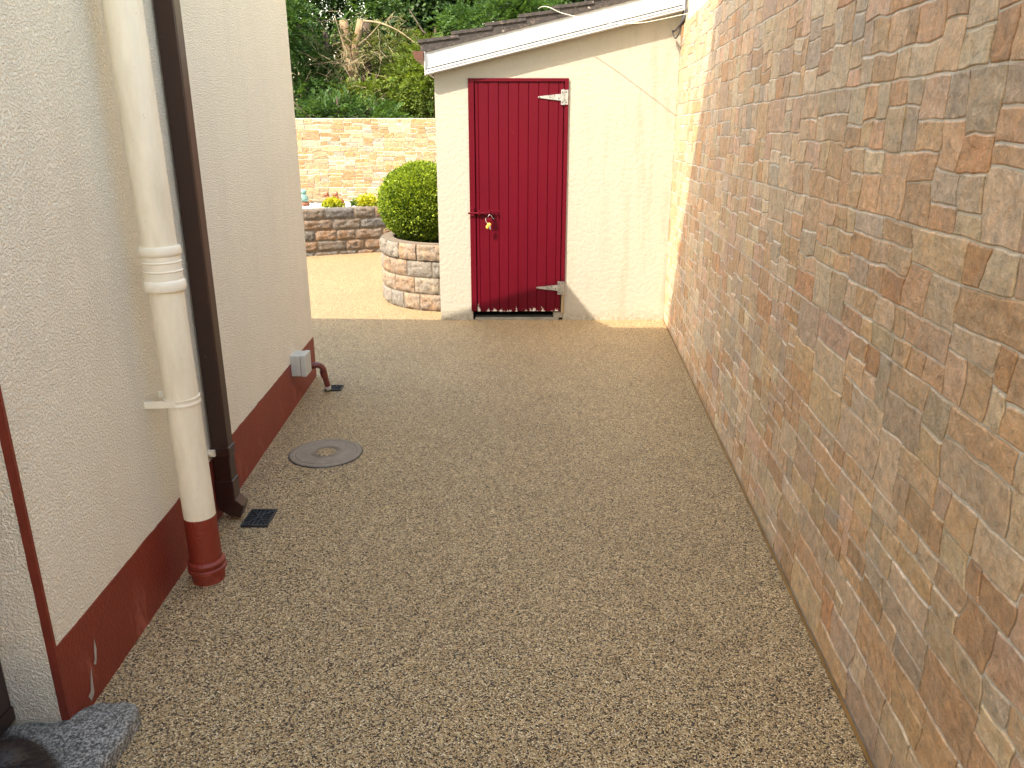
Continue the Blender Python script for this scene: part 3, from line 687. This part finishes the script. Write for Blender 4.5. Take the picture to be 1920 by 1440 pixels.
mb = MB(); mb.add([(x0 + .012, FY + .03, zb_(x0) + .012), (x1, FY + .03, zb_(x1) + .012), (x1, D, zb_(x1) + .012), (x0 + .012, D, zb_(x0) + .012)], [(0, 1, 2, 3)]); mb.build('soffit', MT['upvc'], SH)
# roof tiles, course by course; verge mortar
mb = MB(); nT = 8; pitch_ = .272; K = 14
for i in range(nT + 1):
    xa = -.765 + i * pitch_; xb = xa + pitch_ + .06
    if xb > 1.40: xb = 1.40
    za = zb_(xa) + .277; zbv = zb_(xb) + .240
    for j in range(8):
        ya_ = FY - .022 + j * .30; yb2 = ya_ + .297
        vs = []
        for (xx, zz) in ((xa, za), (xb, zbv)):
            for t in range(5):
                yy = ya_ + (yb2 - ya_) * t / 4; hump = .012 * math.sin(math.pi * t / 4) if j else .0
                q = .003 * mn.noise(Vector((xx * 30, yy * 30, i)))
                vs.append((xx + q, yy, zz + hump + q)); vs.append((xx + q, yy, zz + hump - .024))
        fs = [(2 * t, 2 * t + 2, 2 * t + 12, 2 * t + 10) for t in range(4)] + [(2 * t, 2 * t + 1, 2 * t + 3, 2 * t + 2) for t in range(4)] + [(2 * t + 1, 2 * t + 11, 2 * t + 13, 2 * t + 3) for t in range(4)] + [(0, 10, 11, 1), (8, 9, 19, 18), ]
        mb.add(vs, fs)
mb.build('roof_tiles', MT['tile'], SH)
mb = MB(); rng = random.Random(8); K = 90; pts = []
for a in range(K + 1):
    x = -.745 + (1.40 + .745) * a / K; j = .0035 * mn.noise(Vector((x * 25, 1, 0))); fr_ = ((x + .765) / pitch_) % 1
    top = zb_(x) + .277 - .022 - fr_ * .031
    low = zb_(x) + .172 + j
    pts += [(x, FY - .012 + j, low), (x, FY - .012 - j, top), (x, FY + .35, top), (x, FY + .35, low)]
mb.add(pts, [(4 * a + i, 4 * a + 4 + i, 4 * a + 4 + (i + 1) % 4, 4 * a + (i + 1) % 4) for a in range(K) for i in range(4)] + [(0, 1, 2, 3)])
mb.build('verge_mortar', MT['tile'], SH)
# gutter along the left eaves
gt = [( -.722, 2.262), (-.722, 2.205), (-.735, 2.196), (-.79, 2.196), (-.815, 2.262), (-.808, 2.262), (-.785, 2.204), (-.738, 2.204), (-.729, 2.262)]
mb = MB(); mb.prism(gt, lambda p, t: (p[0], t, p[1] + .0), FY - .03, 9.3)
mb.prism([(-.722, 2.262), (-.722, 2.205), (-.735, 2.196), (-.79, 2.196), (-.815, 2.262)], lambda p, t: (p[0], t, p[1]), FY - .034, FY - .030)
mb.build('gutter', simple('lighter_brown_gutter', (.13, .055, .04), .35, .1), SH)  # gutter plastic a lighter brown than the downpipe

# overhead cable from shed roof to boundary wall
def smooth_path(P, n=6):
    P = [Vector(p) for p in P]; out = []
    for i in range(len(P) - 1):
        a, b_, c_, d = P[max(i - 1, 0)], P[i], P[i + 1], P[min(i + 2, len(P) - 1)]
        for t in range(n):
            s_ = t / n; out.append(.5 * ((2 * b_) + (c_ - a) * s_ + (2 * a - 5 * b_ + 4 * c_ - d) * s_ ** 2 + (3 * b_ - a - 3 * c_ + d) * s_ ** 3))
    return out + [P[-1]]
mb = MB(); mb.tube(smooth_path([(.215, 6.95, 2.592), (.245, 6.88, 2.598), (.30, 6.826, 2.585), (.385, 6.80, 2.545), (.51, 6.75, 2.507), (.633, 6.71, 2.477), (.794, 6.636, 2.444), (.984, 6.515, 2.433), (1.127, 6.404, 2.445), (1.24, 6.32, 2.46), (1.335, 6.25, 2.47)]), .0027, 8)
mb.build('overhead_cable', MT['cable'], None, smooth=True, label='thin white cable slung from the shed roof across to the stone wall top', cat='cable')
mb = MB()
mb.tube(smooth_path([(1.40, 6.83, 2.75), (1.393, 6.80, 2.62), (1.365, 6.78, 2.50), (1.325, 6.80, 2.42), (1.305, 6.86, 2.415), (1.325, 6.84, 2.36), (1.345, 6.80, 2.39), (1.352, 6.79, 2.44), (1.375, 6.74, 2.52)]), .006, 8)
mb.tube(smooth_path([(1.41, 6.76, 2.75), (1.40, 6.75, 2.60), (1.37, 6.74, 2.50), (1.33, 6.80, 2.43), (1.31, 6.87, 2.41)]), .007, 8)
mb.build('cable_bundle', MT['bcable'], None, smooth=True, label='dark looped cables hanging in the corner between the shed board and stone wall', cat='cable')

# ------------------------------------------------------------ garden: back wall
BY = 12.5
bw = empty('garden_wall', 'sunlit orange and cream stone clad wall at the back of the garden', 'wall', (-7, BY, 0))
mb = MB(); mb.box(-7, rx(BY), BY, BY + .22, -.05, 1.84); mb.build('wall_core', MT['grout'], bw)
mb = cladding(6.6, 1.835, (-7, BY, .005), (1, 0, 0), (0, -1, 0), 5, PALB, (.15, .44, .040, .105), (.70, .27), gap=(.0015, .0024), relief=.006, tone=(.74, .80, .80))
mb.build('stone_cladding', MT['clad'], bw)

# rock-faced blocks
BPAL = [(.21, .125, .072), (.18, .115, .072), (.115, .10, .09), (.10, .092, .086), (.23, .14, .085), (.15, .112, .083), (.13, .11, .092)]
def block(mb, P, w_, h_, d, col, seed, ns=10, nz=7):   # P(u, v, out) -> point
    vs = []
    for j in range(nz + 1):
        for i in range(ns + 1):
            u = i / ns; v = j / nz; e = min(u * w_, (1 - u) * w_) / .02; f = min(v * h_, (1 - v) * h_) / .02
            q = min(1, e) * min(1, f); q = q ** .35
            n_ = mn.noise(Vector((u * w_ * 26 + seed, v * h_ * 26, seed * .37))) * .8 + mn.noise(Vector((u * w_ * 70, v * h_ * 70 + seed, seed))) * .6
            cx2 = .006 * mn.noise(Vector((seed, v * 3, 1.5))) if i in (0, ns) else 0
            vs.append(P(u * w_ + cx2, v * h_, q * (d + .022 * n_)))
    fs = [(j * (ns + 1) + i, j * (ns + 1) + i + 1, (j + 1) * (ns + 1) + i + 1, (j + 1) * (ns + 1) + i) for j in range(nz) for i in range(ns)]
    mb.add(vs, fs, col)
CH = .1455
# long raised bed
A = Vector((-5.4, 9.70, 0)); B_ = Vector((-.75, 11.64, 0)); Ub = (B_ - A).normalized(); Nb = Vector((Ub.y, -Ub.x, 0)); Lb = (B_ - A).length
pb = empty('raised_bed', 'long raised bed of brown and charcoal rough blocks along the garden wall', 'planter', (A.x, A.y, 0))
mb = MB(); Cc = A - Nb * .22; Dd = B_ - Nb * .22
mb.prism([(A.x, A.y), (B_.x, B_.y), (Dd.x, Dd.y), (Cc.x, Cc.y)], lambda p, t: (p[0], p[1], t), -.05, .630); mb.build('mortar_core', MT['dark_grout'], pb)
mb = MB(); rng = random.Random(21); z = -.085
for r_ in range(5):
    u = rng.uniform(-.15, 0)
    while u < Lb:
        w_ = rng.choice([.22, .26, .30, .40, .34]); c_ = rng.choice(BPAL); q_ = rng.uniform(.8, 1.2)
        g = .012
        block(mb, lambda a, b2, o_, u=u, z=z: A + Ub * (u + a) + Vector((0, 0, z + b2 + .001 * math.sin(a * 20))) + Nb * (o_ + .002), w_ - g, CH - g, .022, tuple(x * q_ for x in c_), rng.uniform(0, 50))
        if r_ == 4:  # top faces
            q0 = A + Ub * u; q1 = A + Ub * (u + w_ - g)
            zz = z + CH - g + .0005
            mb.add([q0 + Vector((0, 0, zz)) + Nb * .001, q1 + Vector((0, 0, zz)) + Nb * .001, q1 + Vector((0, 0, zz)) - Nb * .21, q0 + Vector((0, 0, zz)) - Nb * .21], [(0, 1, 2, 3)], tuple(x * 1.1 for x in c_))
        u += w_
    z += CH
mb.build('block_wall', MT['block'], pb, smooth=True)
mb = MB(); mb.add([(A.x - Nb.x * .2, A.y - Nb.y * .2, .60), (B_.x - Nb.x * .2, B_.y - Nb.y * .2, .60), (-.75, BY, .60), (-5.4, BY, .60)], [(0, 1, 2, 3)]); mb.build('soil', MT['soil'], pb)
# white pebbles
mb = MB(); rng = random.Random(9)
for i in range(2600):
    x = rng.uniform(-3.6, -1.5); yf = A.y + (x - A.x) * Ub.y / Ub.x + .22; y = rng.uniform(yf, min(yf + .9, BY - .05))
    r_ = rng.uniform(.012, .03)
    mb.blob((x, y, .605 + rng.uniform(0, .02)), (r_, r_ * rng.uniform(.7, 1), r_ * .6), 6, 4, .2, 2, seed=i)
mb.build('white_pebbles', MT['pebble'], None, kind='stuff', label='bright white pebbles spread over the raised bed', cat='pebbles')

# round planter against the shed side
PC = (-.56, 8.0); PR = .76
rp = empty('round_planter', 'round planter of pale orange and grey blocks against the left side of the shed', 'planter', (PC[0], PC[1], 0))
def onc(a, r_, z): return Vector((PC[0] + r_ * math.cos(a), PC[1] + r_ * math.sin(a), z))
a0, a1 = math.pi / 2 + .1, math.pi * 1.5 - .1
mb = MB(); K = 40; pts = []
for i in range(K + 1):
    a = a0 + (a1 - a0) * i / K
    pts += [onc(a, PR - .004, -.02), onc(a, PR - .004, .640), onc(a, PR - .11, .638), onc(a, PR - .11, -.02)]
mb.add(pts, [(4 * i + j, 4 * i + 4 + j, 4 * i + 4 + (j + 1) % 4, 4 * i + (j + 1) % 4) for i in range(K) for j in range(4)] + [(0, 1, 2, 3), (4 * K + 3, 4 * K + 2, 4 * K + 1, 4 * K)])
mb.build('mortar_core', simple('sandy_mortar', (.17, .135, .10), .9, .12, 12, .6, 90, .004), rp)
RP = [(.34, .225, .145), (.33, .235, .16), (.26, .225, .185), (.23, .21, .18), (.32, .24, .17), (.28, .23, .175)]
mb = MB(); rng = random.Random(31); z = .012; hh = .158
for r_ in range(4):
    a = a0 - .02 + (r_ % 2) * .16
    while a < a1:
        w_ = rng.choice([.20, .22, .26, .28]); da = w_ / PR; g = .012; c_ = rng.choice(RP); q_ = rng.uniform(.88, 1.12); po = .012 if r_ == 3 else 0
        block(mb, lambda u, v, o_, a=a, z=z, po=po: onc(a + u / PR, PR + po + o_, z + v), min(w_, (a1 - a) * PR + .001) - g, hh - g, .014, tuple(x * q_ for x in c_), rng.uniform(0, 50))
        if r_ == 3:
            b2 = a + (w_ - g) / PR; zz = z + hh - g
            q = [onc(a, PR + .012, zz), onc((a + b2) / 2, PR + .012, zz), onc(b2, PR + .012, zz), onc(b2, PR - .115, zz + .002), onc((a + b2) / 2, PR - .115, zz + .002), onc(a, PR - .115, zz + .002)]
            mb.add(q, [(0, 1, 2, 3, 4, 5)], tuple(x * .85 for x in c_))
        a += da
    z += hh
mb.build('block_wall', MT['block'], rp, smooth=True)
mb = MB(); pts = [onc(a0 + (a1 - a0) * i / 24, PR - .10, .56) for i in range(25)]; mb.add(pts, [tuple(range(25))]); mb.build('soil', MT['soil'], rp)

# ------------------------------------------------------------ foliage helpers
def leaf_mesh(P, T, Nn, ln, wd, val):
    """P base pts, T direction, Nn normal, arrays -> verts, faces, colours"""
    S_ = np.cross(T, Nn); S_ /= (np.linalg.norm(S_, axis=1, keepdims=True) + 1e-9)
    ln = ln[:, None]; wd = wd[:, None]
    v0 = P; v1 = P + T * ln * .5 + S_ * wd; v2 = P + T * ln; v3 = P + T * ln * .5 - S_ * wd
    V_ = np.stack([v0, v1, v2, v3], 1).reshape(-1, 3)
    n_ = len(P); F = np.arange(4 * n_).reshape(-1, 4)
    return V_, F, np.repeat(val, 4)
def build_leaves(name, V_, F, val, mat, parent):
    off = np.array(root(parent).location)
    me = bpy.data.meshes.new(name); n_ = len(F)
    me.vertices.add(len(V_)); me.vertices.foreach_set('co', (V_ - off).astype(np.float32).ravel())
    me.loops.add(4 * n_); me.loops.foreach_set('vertex_index', F.astype(np.int32).ravel())
    me.polygons.add(n_); me.polygons.foreach_set('loop_start', np.arange(0, 4 * n_, 4, dtype=np.int32)); me.polygons.foreach_set('loop_total', np.full(n_, 4, np.int32))
    me.update(calc_edges=True); me.materials.append(mat)
    a = me.color_attributes.new('Col', 'FLOAT_COLOR', 'POINT')
    a.data.foreach_set('color', np.stack([val] * 3 + [np.ones_like(val)], 1).astype(np.float32).ravel())
    o = bpy.data.objects.new(name, me); COL.objects.link(o); o.parent = parent; return o
def unit(a): return a / (np.linalg.norm(a, axis=1, keepdims=True) + 1e-9)
RN = np.random.default_rng(4)

# clipped box ball
BC = np.array([-.905, 7.96, .965]); BR = np.array([.425, .42, .385])
bb = empty('box_bush', 'large round clipped green bush growing in the round planter', 'bush', (BC[0], BC[1], .56))
n_ = 52000
d = unit(RN.normal(size=(n_, 3))); rr = 1 - np.abs(RN.normal(0, .07, n_)); rr = np.where(RN.random(n_) < .02, 1 + RN.random(n_) * .06, rr); rr = np.where(RN.random(n_) < .25, RN.uniform(.45, .93, n_), rr)
lump = np.array([1 + .035 * mn.noise(Vector(x) * 4) + .03 * mn.noise(Vector(x) * 11) for x in d])
P = BC + d * BR * (rr * lump)[:, None]
T = unit(d * 1.0 + RN.normal(0, .6, (n_, 3)) + np.array([0, 0, .35])); Nn = unit(RN.normal(size=(n_, 3)))
ok = P[:, 0] < -.66
cl = np.array([mn.noise(Vector(x) * 6) for x in d])
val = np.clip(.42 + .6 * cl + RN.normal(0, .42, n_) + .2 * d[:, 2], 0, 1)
V_, F, vv_ = leaf_mesh(P[ok], T[ok], Nn[ok], RN.uniform(.018, .034, ok.sum()), RN.uniform(.005, .0095, ok.sum()), val[ok])
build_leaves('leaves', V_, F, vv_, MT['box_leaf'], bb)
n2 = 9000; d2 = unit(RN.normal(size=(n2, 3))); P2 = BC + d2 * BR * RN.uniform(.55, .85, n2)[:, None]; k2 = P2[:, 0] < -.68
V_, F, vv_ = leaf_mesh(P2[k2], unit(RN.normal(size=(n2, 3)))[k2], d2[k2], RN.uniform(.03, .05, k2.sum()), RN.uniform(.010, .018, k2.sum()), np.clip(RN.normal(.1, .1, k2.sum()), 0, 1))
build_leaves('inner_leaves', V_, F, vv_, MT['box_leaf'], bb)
mb = MB(); rng = random.Random(2)
for i in range(26):
    dd = unit(RN.normal(size=(1, 3)))[0]; dd[2] = abs(dd[2]) if i % 2 else dd[2]; e = BC + dd * BR * .72
    if e[0] > -.67: e[0] = -.7
    mb.tube([(-.90, 7.96, .55), (BC[0] + dd[0] * .1, BC[1] + dd[1] * .1, .72), tuple(e)], [.018, .010, .003], 6)
mb.build('stems', MT['dbark'], bb)

def tuft(name, label, c, r_, n_, mat, ln=.045, group=None):
    t = empty(name, label, 'plant', (c[0], c[1], c[2]), group)
    d = unit(RN.normal(size=(n_, 3))); d[:, 2] = np.abs(d[:, 2])
    P = np.array(c) + d * np.array(r_) * RN.uniform(.25, 1, n_)[:, None]
    V_, F, vv_ = leaf_mesh(P, unit(d + RN.normal(0, .7, (n_, 3))), unit(RN.normal(size=(n_, 3))), RN.uniform(.6, 1.2, n_) * ln, RN.uniform(.25, .45, n_) * ln, np.clip(.4 + .5 * d[:, 2] + RN.normal(0, .25, n_), 0, 1))
    build_leaves('leaves', V_, F, vv_, mat, t)
    mb = MB()
    for i in range(7):
        q = P[i]; mb.tube([c, tuple(q)], [.006, .002], 5)
    mb.build('stems', MT['dbark'], t); return t
tuft('golden_shrub', 'low lime green leafy plant in front of the terracotta rabbits', (-2.545, 11.22, .62), (.15, .11, .13), 900, MT['gold_leaf'])
tuft('golden_shrub', 'taller bright yellow leafy shrub on the right of the raised bed', (-2.09, 11.38, .60), (.19, .13, .19), 1300, MT['gold_leaf'])
tuft('trailing_plant', 'thin dark green sprig beside the yellow shrub on the raised bed', (-2.27, 11.30, .62), (.03, .03, .12), 60, MT['conif'])
# ornaments
def rabbit(x, y, s_, fl, label):
    o_ = empty('rabbit_ornament', label, 'ornament', (x, y, .62), 'terracotta rabbit ornaments')
    mb = MB(); mb.blob((x, y, .62 + .055 * s_), (.06 * s_, .042 * s_, .06 * s_), 16, 12); mb.blob((x - fl * .04 * s_, y, .62 + .11 * s_), (.028 * s_, .03 * s_, .045 * s_), 14, 10)
    mb.blob((x + fl * .055 * s_, y, .62 + .03 * s_), (.022 * s_,) * 3, 10, 8); mb.blob((x - fl * .05 * s_, y - .015 * s_, .62 + .02 * s_), (.03 * s_, .014 * s_, .016 * s_), 10, 8)
    mb.build('body', MT['terra'], o_, smooth=True)
    mb = MB(); mb.blob((x - fl * .062 * s_, y, .62 + .155 * s_), (.040 * s_, .028 * s_, .028 * s_), 16, 12); mb.build('head', MT['terra'], o_, smooth=True)
    mb = MB()
    for q in (-1, 1): mb.blob((x - fl * .038 * s_, y + q * .014 * s_, .62 + .180 * s_), (.011 * s_, .009 * s_, .022 * s_), 10, 8)
    mb.build('ears', MT['terra'], o_, smooth=True)
rabbit(-2.62, 11.45, 1.0, 1, 'terracotta rabbit ornament facing left, the left one of the pair')
rabbit(-2.49, 11.47, 1.0, 1, 'terracotta rabbit ornament behind the lime plant, the right one of the pair')
to = empty('garden_figure', 'glazed teal green garden figure half hidden by the house corner', 'ornament', (-3.0, 11.4, .62))
mb = MB(); mb.lathe([(.055, .06), (.075, .09), (.07, .13), (.045, .165), (.04, .17)], (-3.0, 11.4, .62), 20); mb.build('body', MT['teal'], to, smooth=True)
mb = MB(); mb.blob((-3.0, 11.4, .82), (.05, .045, .045), 16, 12); mb.tube([(-2.97, 11.4, .80), (-2.955, 11.4, .83), (-2.96, 11.4, .86)], .010, 8); mb.build('head', MT['teal'], to, smooth=True)
mb = MB(); mb.lathe([(.06, 0), (.085, .02), (.08, .05), (.05, .06)], (-3.0, 11.4, .62), 20); mb.build('pot', MT['terra'], to, smooth=True)
mb = MB(); mb.blob((-1.985, 11.42, .63), (.09, .07, .07), 16, 10, .5, 2.2); mb.build('rock', MT['rock'], None, label='small dark rock at the right end of the raised bed', cat='rock')

# ------------------------------------------------------------ trees
def frond_crown(n_f, sampler, ln, wd, droop=.35, sub=12, flen=.35, spread=.5, seed=0, out=None, vfn=None):
    """sprays: each has a stem direction and flat side leaflets"""
    r = np.random.default_rng(seed)
    P, Dr = sampler(n_f, r)
    Dr = unit(Dr + r.normal(0, .35, (n_f, 3)) + np.array([0, 0, -droop * .5]))
    up = unit(np.cross(np.cross(Dr, np.array([0, 0, 1.])) + 1e-6, Dr) + r.normal(0, .3, (n_f, 3))); side = unit(np.cross(Dr, up))
    L_ = flen * r.uniform(.5, 1.2, n_f)
    base = np.clip(r.normal(.5, .2, n_f) + (vfn(P) if vfn is not None else 0), 0, 1)
    Ps, Ts, Ns, vs = [], [], [], []
    for k_ in range(sub):
        t = (k_ + .5) / sub; sgn = 1 if k_ % 2 else -1
        q = P + Dr * (L_ * t)[:, None] - np.array([0, 0, 1]) * (droop * L_ * t * t)[:, None]
        tt = unit(Dr * .7 + side * sgn * spread * (1.1 - t) * 1.6 + r.normal(0, .15, (n_f, 3)))
        Ps.append(q); Ts.append(tt); Ns.append(unit(up + r.normal(0, .35, (n_f, 3)))); vs.append(np.clip(base + r.normal(0, .1, n_f) + .15 * t, 0, 1))
    P2 = np.concatenate(Ps); n2 = len(P2)
    return leaf_mesh(P2, np.concatenate(Ts), np.concatenate(Ns), r.uniform(.7, 1.3, n2) * ln, r.uniform(.7, 1.3, n2) * wd, np.concatenate(vs))
def ell_sampler(c, r_, shell=.55, clumps=40, cs=.35, gaps=None):
    c = np.array(c, float); r_ = np.array(r_, float)
    def f(n_, r):
        cd = unit(r.normal(size=(clumps, 3))) * r.uniform(shell, 1, clumps)[:, None]
        cc = c + cd * r_
        i = r.integers(0, clumps, n_); d = unit(r.normal(size=(n_, 3)))
        P = cc[i] + d * cs * (r.random(n_) ** .4)[:, None] * np.array([1, 1, .6])
        Dr = unit((P - c) / r_ * .8 + d * .6)
        if gaps is not None:
            keep = np.ones(n_, bool)
            for g, gr in gaps: keep &= (((P[:, [0, 2]] - np.array(g)) ** 2).sum(1) > gr * gr)
            P[~keep] = P[~keep] + np.array([0, 3.0, -2.0])
        P[:, 2] = np.maximum(P[:, 2], .15)
        P[:, 1] = np.maximum(P[:, 1], BY + .45)
        return P, Dr
    return f
def tree(name, label, base, h_, tr, c, r_, n_f, mat, seed, group=None, bark='dbark', gaps=None, clumps=40, cs=.4, ln=.07, wd=.014, flen=.35, droop=.4, sub=12):
    t = empty(name, label, 'tree', (base[0], base[1], 0), group)
    rng = random.Random(seed); mb = MB(); mb.tube([(base[0] + .06 * mn.noise(Vector((i, seed, 0))) * i, base[1], h_ * i / 8) for i in range(9)], [tr * (1 - .1 * i) for i in range(9)], 10)
    for i in range(22):
        a = rng.uniform(0, 6.28); z = h_ * rng.uniform(.15, .95); q = Vector((base[0], base[1], z)); e = q + Vector((math.cos(a) * r_[0] * .8, max(math.sin(a) * r_[1] * .8, BY + .3 - base[1]), rng.uniform(-.1, .6)))
        mb.tube([q, (q + e) / 2 + Vector((0, 0, -.1)), e], [tr * .22, tr * .14, .008], 6)
    mb.build('trunk', MT[bark], t, smooth=True)
    V_, F, vv_ = frond_crown(n_f, ell_sampler(c, r_, clumps=clumps, cs=cs, gaps=gaps), ln, wd, droop, sub, flen, seed=seed)
    build_leaves('crown', V_, F, vv_, MT[mat], t); return t
G = 'conifers behind the garden wall'
tree('conifer_tree', 'dense dark green conifer behind the garden wall beside the house corner', (-4.3, 14.6), 5, .16, (-4.3, 14.7, 2.5), (1.15, .9, 2.2), 7500, 'conif', 1, G, clumps=60)
tree('conifer_tree', 'yellow green conifer behind the garden wall beside the shed', (-1.35, 14.9), 3.4, .12, (-1.35, 14.9, 1.9), (1.05, .8, 1.35), 5200, 'conif_y', 2, G, clumps=60)
tree('conifer_tree', 'tall dark conifer at the back with its crown along the top edge', (-2.9, 18.3), 8, .2, (-2.9, 18.3, 4.6), (2.3, 1.3, 2.9), 12000, 'conif', 3, G, clumps=110, cs=.5, ln=.09, wd=.02, gaps=[((-3.6, 3.4), .22), ((-3.55, 4.15), .2)])
tree('conifer_tree', 'low dark green conifer filling the base behind the middle of the garden wall', (-2.95, 13.9), 2.2, .08, (-2.9, 13.8, 1.55), (1.2, .5, .62), 1700, 'conif', 4, G, clumps=20, cs=.30)
tree('conifer_tree', 'bright green conifer showing above the shed roof tiles', (.25, 14.9), 3.2, .12, (.2, 15.0, 2.75), (1.3, .8, 1.35), 9000, 'conif', 5, G, clumps=50)
def leafy(name, label, base, c, r_, n_, mat, seed, ln=.09, h_=5, clumps=70, cs=.45):
    t = empty(name, label, 'tree', (base[0], base[1], 0)); rng = random.Random(seed)
    mb = MB(); mb.tube([(base[0], base[1], 0), (base[0] + .1, base[1], h_ * .5), (base[0], base[1], h_)], [.18, .13, .05], 10)
    for i in range(16):
        a = rng.uniform(0, 6.28); z = h_ * rng.uniform(.3, .95); mb.tube([(base[0], base[1], z), (base[0] + math.cos(a) * r_[0] * .7, base[1] + math.sin(a) * r_[1] * .7, z + .6)], [.05, .01], 6)
    mb.build('trunk', MT['dbark'], t, smooth=True)
    r = np.random.default_rng(seed); P, Dr = ell_sampler(c, r_, clumps=clumps, cs=cs)(n_, r)
    V_, F, vv_ = leaf_mesh(P, unit(Dr + r.normal(0, .8, (n_, 3)) + np.array([0, 0, -.3])), unit(r.normal(size=(n_, 3)) + np.array([0, 0, .8])), r.uniform(.6, 1.3, n_) * ln, r.uniform(.28, .45, n_) * ln, np.clip(r.normal(.5, .25, n_), 0, 1))
    build_leaves('crown', V_, F, vv_, MT[mat], t); return t
leafy('broadleaf_tree', 'dark broadleaf tree rising behind the left end of the shed roof', (-1.3, 17.2), (-1.35, 17.2, 4.6), (1.25, 1.0, 1.35), 26000, 'broad', 7)
leafy('broadleaf_tree', 'broadleaf tree whose leaves show over the middle of the shed roof', (1.6, 16.6), (1.3, 16.4, 3.6), (1.5, .8, 1.5), 26000, 'broad', 9)

# the lopped conifer: cut stems, bare pale branches, dead twigs
pt = empty('lopped_tree', 'lopped conifer with pale cut stems and bare twiggy branches behind the garden wall', 'tree', (-2.93, 15.0, 0))
mb = MB()
mb.tube([(-2.80, 15, 0), (-2.82, 15, 1.5), (-2.84, 15, 2.2), (-2.89, 15, 2.75), (-2.95, 15, 3.2), (-2.98, 15, 3.52)], [.17, .15, .13, .10, .085, .08], 14)
mb.tube([(-2.86, 15, 2.6), (-2.80, 14.95, 2.85), (-2.78, 14.92, 3.1), (-2.70, 14.9, 3.35), (-2.66, 14.9, 3.52)], [.09, .075, .07, .065, .06], 12)
mb.build('trunk', MT['bark'], pt, smooth=True)
mb = MB(); mb.tube([(-2.74, 15.08, 2.3), (-2.62, 15.1, 2.7), (-2.60, 15.1, 3.1), (-2.58, 15.1, 3.5)], [.09, .08, .07, .065], 12); mb.tube([(-3.45, 15.4, 0), (-3.42, 15.4, 2.4), (-3.40, 15.4, 3.4)], [.08, .06, .045], 10); mb.build('back_stem', MT['dbark'], pt, smooth=True)
mb = MB()
def br(pts, r0=.022): mb.tube(smooth_path(pts, 4), [r0 * (1 - .75 * i / (4 * (len(pts) - 1))) for i in range(4 * (len(pts) - 1) + 1)], 6)
br([(-2.82, 14.85, 2.75), (-2.95, 14.8, 3.05), (-3.08, 14.75, 3.55)], .028)
br([(-2.62, 14.9, 3.50), (-2.3, 14.8, 3.45), (-1.95, 14.7, 3.30), (-1.6, 14.6, 3.05)], .022)
br([(-2.70, 14.85, 2.3), (-2.45, 14.8, 2.5), (-2.32, 14.75, 2.8), (-2.33, 14.7, 3.35)], .014)
br([(-2.9, 14.85, 2.75), (-3.2, 14.8, 2.82), (-3.6, 14.7, 2.76)], .018)
br([(-2.7, 14.8, 3.1), (-2.5, 14.8, 3.25), (-2.3, 14.8, 3.45)], .02)
br([(-3.75, 14.8, 3.45), (-3.6, 14.8, 3.2), (-3.45, 14.8, 3.0)], .018)
br([(-2.6, 14.7, 2.35), (-2.67, 14.7, 2.1), (-2.75, 14.7, 1.95)], .022)
br([(-2.55, 14.6, 2.42), (-2.35, 14.6, 2.1), (-2.15, 14.5, 1.9)], .010)
mb.build('branches', MT['twig'], pt, smooth=True)
mb = MB(); rng = random.Random(77)
for i in range(170):
    a = rng.uniform(0, 2 * math.pi); rr_ = rng.uniform(.05, 1.25) ; c_ = Vector((-2.75 + rr_ * math.cos(a) * 1.0, rng.uniform(14.3, 15.3), 2.75 + rr_ * math.sin(a) * .75))
    if (c_.x + 3.02) ** 2 * 2 + (c_.z - 2.98) ** 2 < .02: continue
    d_ = Vector((c_.x + 2.75 + rng.gauss(0, .4), rng.gauss(0, .3), (c_.z - 2.75) * .5 + rng.gauss(-.1, .4))).normalized(); l_ = rng.uniform(.15, .5)
    m1 = c_ + d_ * l_ * .5 + Vector((rng.gauss(0, .03), 0, rng.gauss(0, .03))); e = c_ + d_ * l_ + Vector((0, 0, -.06))
    mb.tube([c_, m1, e], [.006, .004, .002], 4, cap=False)
    for k_ in range(3):
        p = c_.lerp(e, rng.uniform(.2, .9)); mb.tube([p, p + Vector((rng.gauss(0, .09), rng.gauss(0, .05), rng.gauss(0, .09)))], [.0035, .0015], 3, cap=False)
mb.build('dead_twigs', MT['twig'], pt, kind='stuff')
V_, F, vv_ = frond_crown(1100, ell_sampler((-2.6, 15.2, 2.7), (1.1, .5, .8), clumps=60, cs=.3, shell=.3, gaps=[((-3.02, 2.98), .16)]), .06, .012, .4, 12, .3, seed=15)
build_leaves('sparse_foliage', V_, F, vv_, MT['dryleaf'], pt)
V_, F, vv_ = frond_crown(260, ell_sampler((-2.75, 14.5, 2.28), (.55, .25, .12), clumps=14, cs=.16, shell=.2), .06, .013, .4, 12, .3, seed=18)
build_leaves('green_spray', V_, F, vv_, MT['conif_y'], pt)
